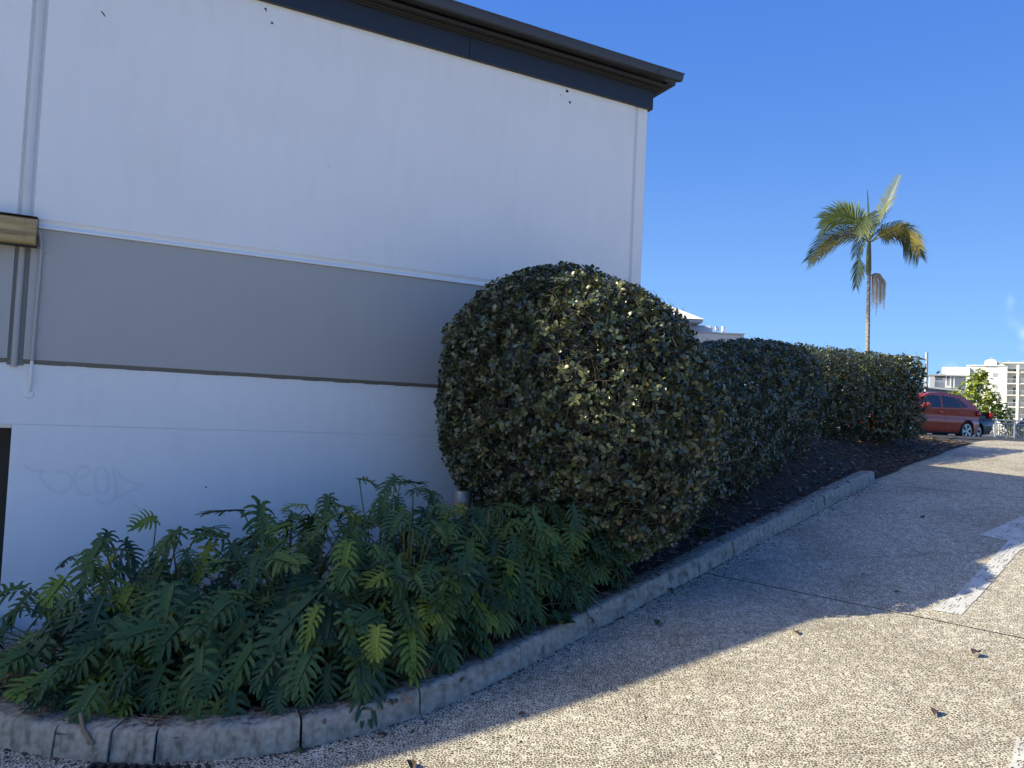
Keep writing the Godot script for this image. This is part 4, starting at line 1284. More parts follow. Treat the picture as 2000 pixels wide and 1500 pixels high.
func philodendrons() -> void:
	var shapes := []
	for k in 8: shapes.append(phil_leaf(100 + k, [0.12, 0.25, 0.38, 0.5][k % 4], 6 + k % 2))
	var tones := []
	for c in [[0.042, 0.088, 0.04], [0.056, 0.108, 0.042], [0.064, 0.115, 0.04], [0.04, 0.082, 0.046], [0.082, 0.135, 0.04], [0.13, 0.19, 0.034], [0.21, 0.25, 0.04], [0.17, 0.11, 0.05]]:
		var m: StandardMaterial3D = M.phil.duplicate()
		m.albedo_color = L(c[0], c[1], c[2])
		tones.append(m)
	# [x, z, height, leaves, what sets it apart]
	var plants := [
		[-1.98, -3.74, 0.8, 38, "low philodendron at the left end of the bed by the doorway"],
		[-1.95, -4.02, 1.15, 48, "tall philodendron against the wall under the graffiti tag"],
		[-1.8, -3.5, 0.55, 38, "sprawling philodendron beside the leftmost kerb joints"],
		[-1.66, -3.9, 0.98, 57, "philodendron behind the kerb, right of the graffiti tag"],
		[-1.36, -3.52, 0.68, 48, "philodendron with yellow leaf just behind the cracked kerb blocks"],
		[-1.26, -4.3, 1.05, 54, "tallest wall side philodendron near the middle of the bed"],
		[-1.0, -3.85, 0.85, 60, "dense philodendron in the middle of the bed"],
		[-0.86, -3.55, 0.6, 41, "low philodendron by the weed at the cracked kerb"],
		[-0.74, -4.3, 1.02, 51, "philodendron at the wall with long bare stalks above"],
		[-0.52, -3.95, 0.85, 54, "broad philodendron left of the bollard light"],
		[-0.42, -3.78, 0.6, 41, "low philodendron with brown leaves near the kerb curve"],
		[-0.56, -4.58, 0.85, 38, "philodendron directly in front of the bollard light"],
		[-0.12, -4.2, 0.8, 54, "philodendron in front of the left foot of the round shrub"],
		[0.02, -4.2, 0.62, 38, "bright tipped philodendron beside the straight start of the kerb"],
		[0.2, -4.52, 0.78, 44, "philodendron under the round shrub with fanned yellow stalks"],
		[0.4, -4.62, 0.55, 32, "last philodendron on the right, below the round shrub"],
	]
	var bed := PackedVector2Array()
	for p in kerb_path(): bed.append(Vector2(p.x, p.z))
	bed.append_array([Vector2(1.0, -6.6), Vector2(-3.1, -4.75)])
	var pi := 0
	for q in plants:
		var base := Vector3(q[0], soil(q[0], q[1]) - 0.01, q[1])
		var t := thing("philodendron", q[4], "philodendron", base, 0.0, "philodendrons in the kerb bed")
		var road := Vector3(0.25, 0, 1).normalized()
		for i in q[3]:
			var f: float = float(i) / q[3]
			var az: float = i * 2.39996 + pi * 1.3 + rng.randf_range(-0.3, 0.3)
			var lean := lerpf(0.1, 1.2, pow(f, 1.05)) + rng.randf_range(-0.1, 0.1)      # from upright
			var d := Vector3(cos(az) * sin(lean), cos(lean), sin(az) * sin(lean))
			d = (d + road * 0.22).normalized()
			var ln: float = q[2] * rng.randf_range(0.72, 1.0) * lerpf(1.0, 0.82, f)
			var e := d * ln + Vector3(d.x, 0, d.z) * ln * 0.16
			e.y -= 0.12 * ln * sin(lean)
			var floor_y := soil(base.x + e.x, base.z + e.z) - base.y + 0.06
			if e.y < floor_y: e.y = floor_y + rng.randf() * 0.08
			# keep over the bed: leaf tips may lean over the kerb top, not past it
			var reach := 0.0
			while reach < 0.8:
				var tip := base + e + Vector3(d.x, 0, d.z).normalized() * 0.13
				if Geometry2D.is_point_in_polygon(Vector2(tip.x, tip.z), bed): break
				e.x *= 0.86; e.z *= 0.86
				e.y = minf(e.y + 0.02, q[2])
				reach += 0.1
			# keep out of the wall
			var wd := (base + e - WALL_AT).dot(Vector3(0.449, 0, 0.8935))
			if wd < 0.12: e += Vector3(0.449, 0, 0.8935) * (0.12 - wd)
			var tone := rng.randi() % 5
			var rr := rng.randf()
			if rr < 0.06: tone = 5
			elif rr < 0.085: tone = 6
			elif rr < 0.12 and f > 0.6: tone = 7
			var size := rng.randf_range(0.125, 0.215) * (0.8 if f > 0.75 else 1.0)
			var outd := Vector3(d.x, 0, d.z) + Vector3(rng.randf_range(-0.35, 0.35), 0, rng.randf_range(-0.2, 0.35))
			outd = outd.normalized() if outd.length() > 0.05 else road
			var fwd := (outd + Vector3(0, rng.randf_range(-1.1, 0.2) - f * 0.3, 0)).normalized()
			var up := (Vector3.UP + outd * 0.7 + road * 0.35 + Vector3(rng.randf_range(-0.35, 0.35), 0, rng.randf_range(-0.35, 0.35))).normalized()
			var b := basis_zy(fwd, up)
			var leaf := put("leaf", shapes[rng.randi() % 8], tones[tone], t, Transform3D(b.scaled(Vector3(rng.randf_range(0.78, 1.15), rng.randf_range(0.8, 1.7), 1.0) * size), e))
			if tone == 5 or tone == 6: leaf.set_meta("label", "young yellow green leaf")
			elif tone == 7: leaf.set_meta("label", "withered brown leaf")
			var st := ST()
			var m1 := e * 0.33 + Vector3(0, 0.07 * ln, 0)
			var m2 := e * 0.7 + Vector3(0, 0.08 * ln, 0)
			tube(st, [Vector3(rng.randf_range(-0.03, 0.03), 0, rng.randf_range(-0.03, 0.03)), m1, m2, e], [0.0062, 0.0052, 0.0042, 0.0035], 5, false)
			obj("stalk", st, M.stalk if rng.randf() < 0.75 else M.stalk_brown, t)
		# dead stalks and thin roots at the foot
		var st := ST()
		for k in 16:
			var a := rng.randf() * TAU
			var l := rng.randf_range(0.12, 0.38)
			var p2 := Vector3(cos(a) * l, 0, sin(a) * l)
			p2.y = soil(base.x + p2.x, base.z + p2.z) - base.y + 0.015
			var p1 := p2 * 0.5 + Vector3(rng.randf_range(-0.05, 0.05), rng.randf_range(0.02, 0.14), rng.randf_range(-0.05, 0.05))
			tube(st, [Vector3(0, rng.randf_range(0.02, 0.16), 0), p1, p2], [0.004, 0.003, 0.002], 4, false)
		obj("dry_stalks", st, M.straw if pi % 3 == 0 else M.bark_chip, t).set_meta("kind", "stuff")
		pi += 1

func bollard() -> void:
	var b := thing("bollard_light", "grey bollard light with an amber band behind the philodendrons", "bollard light", Vector3(-0.29, 0.02, -4.88))
	var st := ST(); tube(st, [Vector3(0, 0, 0), Vector3(0, 0.78, 0)], [0.06], 16); obj("post", st, M.bollard, b)
	st = ST(); tube(st, [Vector3(0, 0.78, 0), Vector3(0, 0.86, 0)], [0.058], 16); obj("lens_band", st, M.amber, b)
	st = ST(); tube(st, [Vector3(0, 0.86, 0), Vector3(0, 0.93, 0), Vector3(0, 0.938, 0)], [0.06, 0.06, 0.052], 16); obj("cap", st, M.bollard, b)

# ------------------------------------------------------------------ cars
func side_z(y: float) -> float:
	return 0.87 - 0.07 * pow((y - 0.62) / 0.42, 2.0) + (0.015 if y > 0.5 and y < 0.56 else 0.0)

func car(called: String, label: String, at: Vector3, turn: float, paint: Material, kind: String, size := 1.0) -> void:
	var t := thing(called, label, "car", at, turn)
	t.scale = Vector3.ONE * size
	var lower: PackedVector2Array
	var house: PackedVector2Array
	var front_x := 3.42
	var rear_x := 0.80
	if kind == "sedan":
		lower = [Vector2(-0.05, 0.4), Vector2(-0.08, 0.62), Vector2(-0.02, 0.92), Vector2(0.1, 1.0), Vector2(0.7, 1.0), Vector2(3.2, 0.94), Vector2(4.0, 0.8), Vector2(4.3, 0.62), Vector2(4.35, 0.3), Vector2(4.2, 0.2)]
		house = [Vector2(0.5, 0.99), Vector2(1.1, 1.36), Vector2(1.5, 1.44), Vector2(2.2, 1.44), Vector2(2.5, 1.36), Vector2(3.25, 0.94)]
	elif kind == "van":
		lower = [Vector2(-0.05, 0.3), Vector2(-0.05, 0.7), Vector2(0.0, 1.05), Vector2(3.3, 1.05), Vector2(4.1, 0.9), Vector2(4.3, 0.7), Vector2(4.35, 0.3), Vector2(4.2, 0.2)]
		house = [Vector2(0.0, 1.04), Vector2(0.12, 1.5), Vector2(0.4, 1.68), Vector2(2.4, 1.68), Vector2(2.7, 1.55), Vector2(3.4, 1.04)]
	else:
		lower = [Vector2(0.02, 0.3), Vector2(-0.04, 0.55), Vector2(0.0, 0.8), Vector2(0.08, 0.99), Vector2(0.35, 1.0), Vector2(3.15, 0.94), Vector2(3.75, 0.82), Vector2(4.1, 0.68), Vector2(4.22, 0.5), Vector2(4.22, 0.28), Vector2(4.1, 0.2)]
		house = [Vector2(0.12, 0.99), Vector2(0.42, 1.25), Vector2(0.72, 1.385), Vector2(1.1, 1.445), Vector2(1.75, 1.47), Vector2(2.3, 1.43), Vector2(2.62, 1.32), Vector2(3.3, 0.93)]
	# bottom edge with wheel arches, front to rear
	var r := 0.355
	for wx in [front_x, rear_x]:
		lower.append(Vector2(wx + r + 0.02, 0.2))
		for k in 9:
			var a := PI * k / 8.0
			lower.append(Vector2(wx + cos(a) * r, 0.3 + sin(a) * r))
		lower.append(Vector2(wx - r - 0.02, 0.2))
	lower.append(Vector2(0.1, 0.22))
	var ys := [0.0, 0.3, 0.42, 0.5, 0.56, 0.64, 0.74, 0.84, 0.92, 1.2]
	var st := ST()
	st.set_smooth_group(4)
	for i in ys.size() - 1:
		var band := PackedVector2Array([Vector2(-1, ys[i]), Vector2(6, ys[i]), Vector2(6, ys[i + 1]), Vector2(-1, ys[i + 1])])
		for pc in Geometry2D.intersect_polygons(lower, band):
			var ids := Geometry2D.triangulate_polygon(pc)
			for k in range(0, ids.size(), 3):
				for s in [-1.0, 1.0]:
					var q := []
					for w in 3:
						var p: Vector2 = pc[ids[k + w]]
						var z := side_z(p.y)
						if p.x < 0.5: z -= 0.16 * pow((0.5 - p.x) / 0.5, 2.0)
						if p.x > 3.6: z -= 0.22 * pow((p.x - 3.6) / 0.7, 2.0)
						q.append(Vector3(p.x, p.y, z * s))
					face(st, q, Vector3(q[0].x, q[0].y, 0))
	st.set_smooth_group(-1)
	for i in lower.size():
		var a := lower[i]
		var b := lower[(i + 1) % lower.size()]
		var zz := func(p: Vector2) -> float:
			var z := side_z(p.y)
			if p.x < 0.5: z -= 0.16 * pow((0.5 - p.x) / 0.5, 2.0)
			if p.x > 3.6: z -= 0.22 * pow((p.x - 3.6) / 0.7, 2.0)
			return z
		face(st, [Vector3(a.x, a.y, -zz.call(a)), Vector3(b.x, b.y, -zz.call(b)), Vector3(b.x, b.y, zz.call(b)), Vector3(a.x, a.y, zz.call(a))], Vector3(2.1, 0.62, 0))
	obj("body", st, paint, t)
	# greenhouse
	var top_y := 0.0
	for p in house: top_y = maxf(top_y, p.y)
	var hz := func(y: float) -> float: return lerpf(0.79, 0.60, clampf((y - 0.95) / (top_y - 0.95), 0, 1))
	st = ST()
	st.set_smooth_group(4)
	var ids2 := Geometry2D.triangulate_polygon(house)
	for k in range(0, ids2.size(), 3):
		for s in [-1.0, 1.0]:
			var q := []
			for w in 3:
				var p: Vector2 = house[ids2[k + w]]
				q.append(Vector3(p.x, p.y, hz.call(p.y) * s))
			face(st, q, Vector3(q[0].x, q[0].y, 0))
	st.set_smooth_group(5)
	for i in house.size() - 1:
		var a := house[i]
		var b := house[i + 1]
		face(st, [Vector3(a.x, a.y, -hz.call(a.y)), Vector3(b.x, b.y, -hz.call(b.y)), Vector3(b.x, b.y, hz.call(b.y)), Vector3(a.x, a.y, hz.call(a.y))], Vector3(1.8, 0.9, 0))
	st.set_smooth_group(-1)
	obj("roof", st, paint, t)
	# side glass and the door lines
	var panes: Array = {"hatch": [[Vector2(1.93, 1.0), Vector2(1.86, 1.36), Vector2(2.22, 1.365), Vector2(2.5, 1.28), Vector2(3.0, 0.985)], [Vector2(0.93, 1.03), Vector2(1.12, 1.33), Vector2(1.76, 1.37), Vector2(1.83, 1.0)], [Vector2(0.62, 1.06), Vector2(0.98, 1.31), Vector2(1.06, 1.31), Vector2(0.87, 1.03)]],
		"sedan": [[Vector2(1.95, 1.0), Vector2(1.9, 1.36), Vector2(2.45, 1.32), Vector2(3.0, 1.0)], [Vector2(0.95, 1.03), Vector2(1.25, 1.34), Vector2(1.82, 1.37), Vector2(1.86, 1.0)]],
		"van": [[Vector2(2.05, 1.1), Vector2(2.05, 1.5), Vector2(2.6, 1.48), Vector2(3.1, 1.1)], [Vector2(1.1, 1.1), Vector2(1.1, 1.52), Vector2(1.95, 1.52), Vector2(1.95, 1.1)], [Vector2(0.25, 1.1), Vector2(0.32, 1.5), Vector2(1.0, 1.52), Vector2(1.0, 1.1)]]}[kind]
	for pane in panes:
		for s in [-1.0, 1.0]:
			st = ST()
			var ids := Geometry2D.triangulate_polygon(PackedVector2Array(pane))
			for k in range(0, ids.size(), 3):
				var q := []
				for w in 3:
					var p: Vector2 = pane[ids[k + w]]
					q.append(Vector3(p.x, p.y, (hz.call(p.y) + 0.006) * s))
				face(st, q, Vector3(q[0].x, q[0].y, 0))
			obj("window", st, M.glass, t)
	st = ST()      # windscreen and rear glass
	var hp := house[-1]
	var hq := house[-2]
	var w0: Array = [hq.lerp(hp, 0.08), hp.lerp(hq, 0.06)]
	face(st, [Vector3(w0[0].x + 0.008, w0[0].y + 0.008, -0.58), Vector3(w0[1].x + 0.008, w0[1].y + 0.008, -0.72), Vector3(w0[1].x + 0.008, w0[1].y + 0.008, 0.72), Vector3(w0[0].x + 0.008, w0[0].y + 0.008, 0.58)], Vector3(2, 0.9, 0))
	obj("windscreen", st, M.glass, t)
	st = ST()
	var a0 := house[0].lerp(house[1], 0.12)
	var a1 := house[0].lerp(house[1], 0.95)
	face(st, [Vector3(a0.x - 0.008, a0.y + 0.006, -0.66), Vector3(a1.x - 0.008, a1.y + 0.006, -0.56), Vector3(a1.x - 0.008, a1.y + 0.006, 0.56), Vector3(a0.x - 0.008, a0.y + 0.006, 0.66)], Vector3(2, 0.9, 0))
	obj("rear_window", st, M.glass, t)
	for s in [-1.0, 1.0]:
		for x in [1.86, 0.98]:
			if x < 1.0 and kind != "hatch": continue
			st = ST()
			for i in range(1, ys.size() - 2):
				var y0: float = maxf(ys[i], 0.34)
				var y1: float = ys[i + 1]
				face(st, [Vector3(x, y0, (side_z(y0) + 0.003) * s), Vector3(x + 0.012, y0, (side_z(y0) + 0.003) * s), Vector3(x + 0.012, y1, (side_z(y1) + 0.003) * s), Vector3(x, y1, (side_z(y1) + 0.003) * s)], Vector3(x, y0, 0))
			obj("door_gap", st, M.dark, t)
		for x in [2.05, 1.12]:
			st = ST(); bx(st, Vector3(x - 0.09, 0.835, s * side_z(0.85) - 0.02), Vector3(x + 0.09, 0.87, s * side_z(0.85) + 0.02), 0.012); obj("door_handle", st, paint, t)
		st = ST(); bx(st, Vector3(1.2, 0.2, s * 0.8 - 0.03), Vector3(2.95, 0.27, s * 0.8 + 0.03), 0.02); obj("sill", st, M.dark, t)
		st = ST(); tube(st, [Vector3(2.93, 0.99, s * 0.8), Vector3(2.88, 1.02, s * 0.92)], [0.025], 6)
		st.set_smooth_group(1)
		tube(st, [Vector3(2.98, 1.03, s * 0.95), Vector3(2.95, 1.03, s * 0.95), Vector3(2.86, 1.03, s * 0.95), Vector3(2.78, 1.02, s * 0.95)], [0.03, 0.075, 0.09, 0.085], 10); obj("mirror", st, paint, t)
		st = ST(); bx(st, Vector3(-0.03, 0.8, s * 0.72 - 0.06), Vector3(0.16, 0.96, s * 0.72 + 0.06), 0.03); obj("tail_light", st, M.lens_red, t)
		st = ST(); bx(st, Vector3(3.85, 0.64, s * 0.66 - 0.12), Vector3(4.14, 0.76, s * 0.66 + 0.1), 0.04); obj("headlight", st, M.chrome, t)
		for wx in [front_x, rear_x]:
			var w := Node3D.new()
			w.name = "wheel"
			t.add_child(w, true)
			w.position = Vector3(wx, 0.31, s * 0.74)
			st = ST(); tube(st, [Vector3(0, 0, -0.1), Vector3(0, 0, -0.085), Vector3(0, 0, 0.085), Vector3(0, 0, 0.1)], [0.285, 0.315, 0.315, 0.285], 28); obj("tyre", st, M.tyre, w)
			st = ST()
			var zf: float = 0.104 * s
			var n := 28
			for k in n:
				var b0 := TAU * k / n
				var b1 := TAU * (k + 1) / n
				face(st, [Vector3(cos(b0) * 0.222, sin(b0) * 0.222, zf), Vector3(cos(b1) * 0.222, sin(b1) * 0.222, zf), Vector3(cos(b1) * 0.195, sin(b1) * 0.195, zf), Vector3(cos(b0) * 0.195, sin(b0) * 0.195, zf)], Vector3(0, 0, 0))
			for k in 10:
				var aa := TAU * (k / 2) / 5.0 + (0.16 if k % 2 else -0.16)
				var dd := Vector3(cos(aa), sin(aa), 0)
				var pp := Vector3(-dd.y, dd.x, 0) * 0.02
				var cc := Vector3(cos(TAU * (k / 2) / 5.0), sin(TAU * (k / 2) / 5.0), 0) * 0.04
				face(st, [cc - pp + Vector3(0, 0, zf), cc + pp + Vector3(0, 0, zf), dd * 0.2 + pp + Vector3(0, 0, zf + 0.002 * s), dd * 0.2 - pp + Vector3(0, 0, zf + 0.002 * s)], Vector3(0, 0, 0))
			var ring := []
			for k in 10: ring.append(Vector3(cos(TAU * k / 10) * 0.05, sin(TAU * k / 10) * 0.05, zf + 0.004 * s))
			face(st, ring, Vector3.ZERO)
			obj("rim", st, M.alloy, w)
	st = ST(); bx(st, Vector3(-0.09, 0.62, -0.25), Vector3(-0.045, 0.74, 0.25), 0.005); obj("number_plate", st, M.plate, t)
	st = ST(); bx(st, Vector3(-0.06, 0.3, -0.6), Vector3(0.05, 0.42, 0.6), 0.03); obj("bumper_valance", st, M.dark, t)
	st = ST(); tube(st, [Vector3(-0.08, 0.3, 0.45), Vector3(0.2, 0.3, 0.45)], [0.035], 8); obj("exhaust", st, M.chrome, t)
	st = ST(); tube(st, [Vector3(0.8, top_y - 0.06, 0), Vector3(0.68, top_y + 0.12, 0)], [0.006], 4); obj("aerial", st, M.dark, t)

func cars() -> void:
	# local x points to the nose
	var yaw := atan2(-0.43, -0.905)
	car("parked_car", "red hatchback parked at the top of the ramp past the hedge", Vector3(13.75, 1.24, -22.4), yaw, M.red, "hatch", 0.95)
	car("parked_car", "dark sedan parked behind the red hatchback", Vector3(16.75, 1.24, -26.2), yaw - 0.25, M.navy, "sedan")
	car("parked_car", "white van parked beyond the railing", Vector3(26.0, 0.75, -34.0), yaw + 0.1, M.car_white, "van")

# ------------------------------------------------------------------ palm
func frond(parent: Node, pts: Array, c: Color, leaflet: float, hang: float, sd: int, spread := 1.0, roll := 0.9) -> void:
	var r := RandomNumberGenerator.new()
	r.seed = sd
	var cv := Curve3D.new()
	cv.bake_interval = 0.03
	for i in pts.size():
		var t: Vector3 = (pts[mini(i + 1, pts.size() - 1)] - pts[maxi(i - 1, 0)]) / 6.0
		cv.add_point(pts[i], -t, t)
	var ln := cv.get_baked_length()
	var st := ST()
	st.set_color(Color(c.r * 1.4 + 0.04, c.g * 1.25 + 0.03, c.b * 1.2))
	var spine := []
	var rad := []
	for k in 12:
		spine.append(cv.sample_baked(ln * k / 11.0))
		rad.append(lerpf(0.032, 0.006, k / 11.0))
	tube(st, spine, rad, 5, false)
	var n := 56
	for k in n:
		var f := lerpf(0.14, 1.0, k / float(n - 1))
		var o := ln * f
		var p := cv.sample_baked(o)
		var d := (cv.sample_baked(minf(o + 0.05, ln)) - cv.sample_baked(maxf(o - 0.05, 0))).normalized()
		var side := d.cross(Vector3.UP)
		if side.length() < 0.2: side = d.cross(Vector3(0.3, 0, 1))
		side = side.normalized().rotated(d, roll)
		var nrm := side.cross(d).normalized()
		for s in [-1.0, 1.0]:
			var l := leaflet * (0.35 + 0.75 * sin(PI * pow(f, 0.75) * 0.93)) * r.randf_range(0.7, 1.0)
			var dir: Vector3 = (side * s * spread * r.randf_range(0.75, 1.05) + d * lerpf(0.45, 1.3, f) + nrm * 0.25).normalized()
			var w := l * 0.018 + 0.005
			var acr := dir.cross(nrm).normalized()
			var p1 := p + dir * l * 0.5 + Vector3(0, -hang * l * 0.16, 0)
			var p2 := p + dir * l * 0.92 + Vector3(0, -hang * l * 0.62, 0)
			var g := r.randf_range(0.7, 1.25)
			st.set_color(Color(c.r * g, c.g * g, c.b * g))
			for q in [[p - acr * w * 0.6, p + acr * w * 0.6, p1 + acr * w, p1 - acr * w], [p1 - acr * w, p1 + acr * w, p2]]:
				face(st, q, q[0] - nrm)
	obj("frond", st, M.palm, parent)

func palm() -> void:
	var t := thing("palm_tree", "tall slim palm with drooping fronds standing behind the hedge", "palm tree", Vector3(15.2, 1.3, -31))
	var st := ST()
	var pts := []
	var rad := []
	for k in 60:
		var y := -0.2 + 7.0 * k / 59.0
		pts.append(Vector3(-0.015 * y - 0.02 * sin(y * 0.5), y, 0))
		rad.append((0.105 - 0.0045 * y) * (1.06 if k % 2 == 0 else 0.97))
	tube(st, pts, rad, 12)
	obj("trunk", st, M.trunk, t)
	st = ST()
	tube(st, [Vector3(-0.12, 6.78, 0), Vector3(-0.125, 7.0, 0), Vector3(-0.13, 7.6, 0), Vector3(-0.135, 8.1, 0), Vector3(-0.14, 8.35, 0)], [0.095, 0.12, 0.105, 0.085, 0.05], 12)
	obj("crown_shaft", st, mat(L(0.15, 0.17, 0.075), 0.55), t)
	var o := Vector3(-0.14, 8.1, 0)
	var dk := Color(0.085, 0.12, 0.045)
	var md := Color(0.13, 0.17, 0.055)
	var lt := Color(0.26, 0.31, 0.07)
	var yl := Color(0.36, 0.32, 0.1)
	var F := [
		[[Vector3(0.1, 0.3, 0), Vector3(0.6, 1.5, -0.1), Vector3(1.35, 3.1, -0.3)], md, 0.62, 0.25, 1.0, 0.5],
		[[Vector3(0.02, 0.3, 0), Vector3(-0.06, 1.1, 0), Vector3(-0.13, 2.3, 0)], lt, 0.2, 0.0, 0.4, 0.0],
		[[Vector3(-0.05, 0.3, 0), Vector3(-0.35, 1.1, -0.3), Vector3(-1.0, 1.5, -0.6), Vector3(-1.7, 1.25, -0.8)], lt, 1.0, 0.25, 1.0, 1.0],
		[[Vector3(-0.08, 0.2, 0), Vector3(-0.7, 0.95, 0.25), Vector3(-1.6, 1.0, 0.5), Vector3(-2.35, 0.4, 0.7)], md, 1.05, 0.4, 1.0, 1.0],
		[[Vector3(-0.1, 0.1, 0.1), Vector3(-0.9, 0.35, 0.2), Vector3(-1.9, -0.2, 0.35), Vector3(-2.7, -1.0, 0.5)], Color(0.15, 0.15, 0.06), 0.95, 0.6, 1.0, 0.8],
		[[Vector3(-0.05, 0.05, 0.1), Vector3(-0.4, 0.0, 0.5), Vector3(-0.7, -0.7, 0.7), Vector3(-0.85, -2.0, 0.75)], dk, 0.6, 0.7, 0.8, 0.6],
		[[Vector3(0.1, 0.1, 0), Vector3(0.7, 0.65, 0.1), Vector3(1.4, 0.55, 0.2), Vector3(2.0, -0.5, 0.3)], Color(0.1, 0.12, 0.04), 0.95, 0.8, 1.0, -0.9],
		[[Vector3(0.1, 0.1, 0.1), Vector3(0.6, 0.4, 0.5), Vector3(1.15, 0.5, 0.8), Vector3(1.6, -0.3, 1.0)], yl, 0.9, 0.8, 1.0, -0.6],
		[[Vector3(-0.05, 0.2, 0.15), Vector3(-0.4, 0.85, 0.8), Vector3(-0.85, 0.75, 1.5), Vector3(-1.15, -0.1, 2.0)], dk, 0.9, 0.6, 1.0, 0.4],
		[[Vector3(0.05, 0.3, 0.05), Vector3(0.25, 0.95, 0.3), Vector3(0.55, 1.6, 0.5), Vector3(0.75, 1.85, 0.6)], lt, 0.75, 0.3, 1.0, 0.4],
		[[Vector3(0.05, 0.2, -0.1), Vector3(0.3, 1.0, -0.9), Vector3(0.5, 0.9, -1.8), Vector3(0.6, 0.1, -2.4)], md, 0.8, 0.7, 1.0, 0.0],
		[[Vector3(-0.05, 0.2, -0.1), Vector3(-0.5, 0.7, -0.8), Vector3(-1.1, 0.6, -1.5), Vector3(-1.7, -0.3, -2.1)], dk, 0.9, 0.6, 1.0, 0.7],
		[[Vector3(0.05, 0.15, -0.05), Vector3(0.5, 0.6, -0.5), Vector3(1.0, 0.9, -0.9), Vector3(1.5, 0.6, -1.2)], dk, 0.75, 0.5, 1.0, -0.7],
	]
	var k := 0
	for f in F:
		var q := []
		for p in f[0]: q.append(o + p)
		frond(t, q, f[1], f[2], f[3], 300 + k, f[4], f[5])
		k += 1
	var tan := mat(L(0.7, 0.55, 0.37), 0.8)
	tan.backlight_enabled = true
	tan.backlight = Color(0.8, 0.8, 0.8)
	# spent flower stalk hanging from below the crown shaft
	st = ST()
	var r := RandomNumberGenerator.new()
	r.seed = 8
	for i in 90:
		var e := Vector3(r.randf_range(0.06, 0.62), r.randf_range(6.0, 6.75), r.randf_range(-0.2, 0.25))
		var y2 := r.randf_range(4.98, 5.8) + absf(e.x - 0.34) * 0.9
		tube(st, [Vector3(-0.02, 6.72, 0.02), Vector3(e.x * 0.6, 6.85 - absf(e.x - 0.3) * 0.2, e.z * 0.5), Vector3(e.x, 6.45, e.z), Vector3(e.x * 0.98, y2, e.z)], [0.008, 0.008, 0.008, 0.005], 4, false)
	obj("flower_stalk", st, tan, t)

# ------------------------------------------------------------------ painted marks, litter, drain
func worn_patch(called: String, poly: PackedVector2Array, keep: float, sd: int, label: String) -> void:
	var n := FastNoiseLite.new()
	n.seed = sd
	n.frequency = 26.0
	n.fractal_octaves = 5
	var lo := poly[0]
	var hi := poly[0]
	for p in poly:
		lo = lo.min(p); hi = hi.max(p)
	var st := ST()
	var cell := 0.0055
	for i in int((hi.x - lo.x) / cell) + 1:
		for k in int((hi.y - lo.y) / cell) + 1:
			var p := lo + Vector2(i, k) * cell
			if not Geometry2D.is_point_in_polygon(p + Vector2(1, 1) * cell * 0.5, poly): continue
			var v := n.get_noise_2d((p.x + p.y) * 1.6, (p.y - p.x) * 0.16) * 0.8 + 0.35 * n.get_noise_2d(p.x * 7.0, p.y * 7.0) + 0.5 * n.get_noise_2d(p.x * 0.25 + 9.0, p.y * 0.25)
			if v > keep: continue
			var q := []
			for c in [Vector2(0, 0), Vector2(1, 0), Vector2(1, 1), Vector2(0, 1)]:
				var w: Vector2 = p + c * cell
				q.append(on_road(w.x, w.y, 0.004))
			face(st, q, q[0] - Vector3(0, 1, 0))
	tag(obj(called, st, M.paint), label, "road marking", "", "")

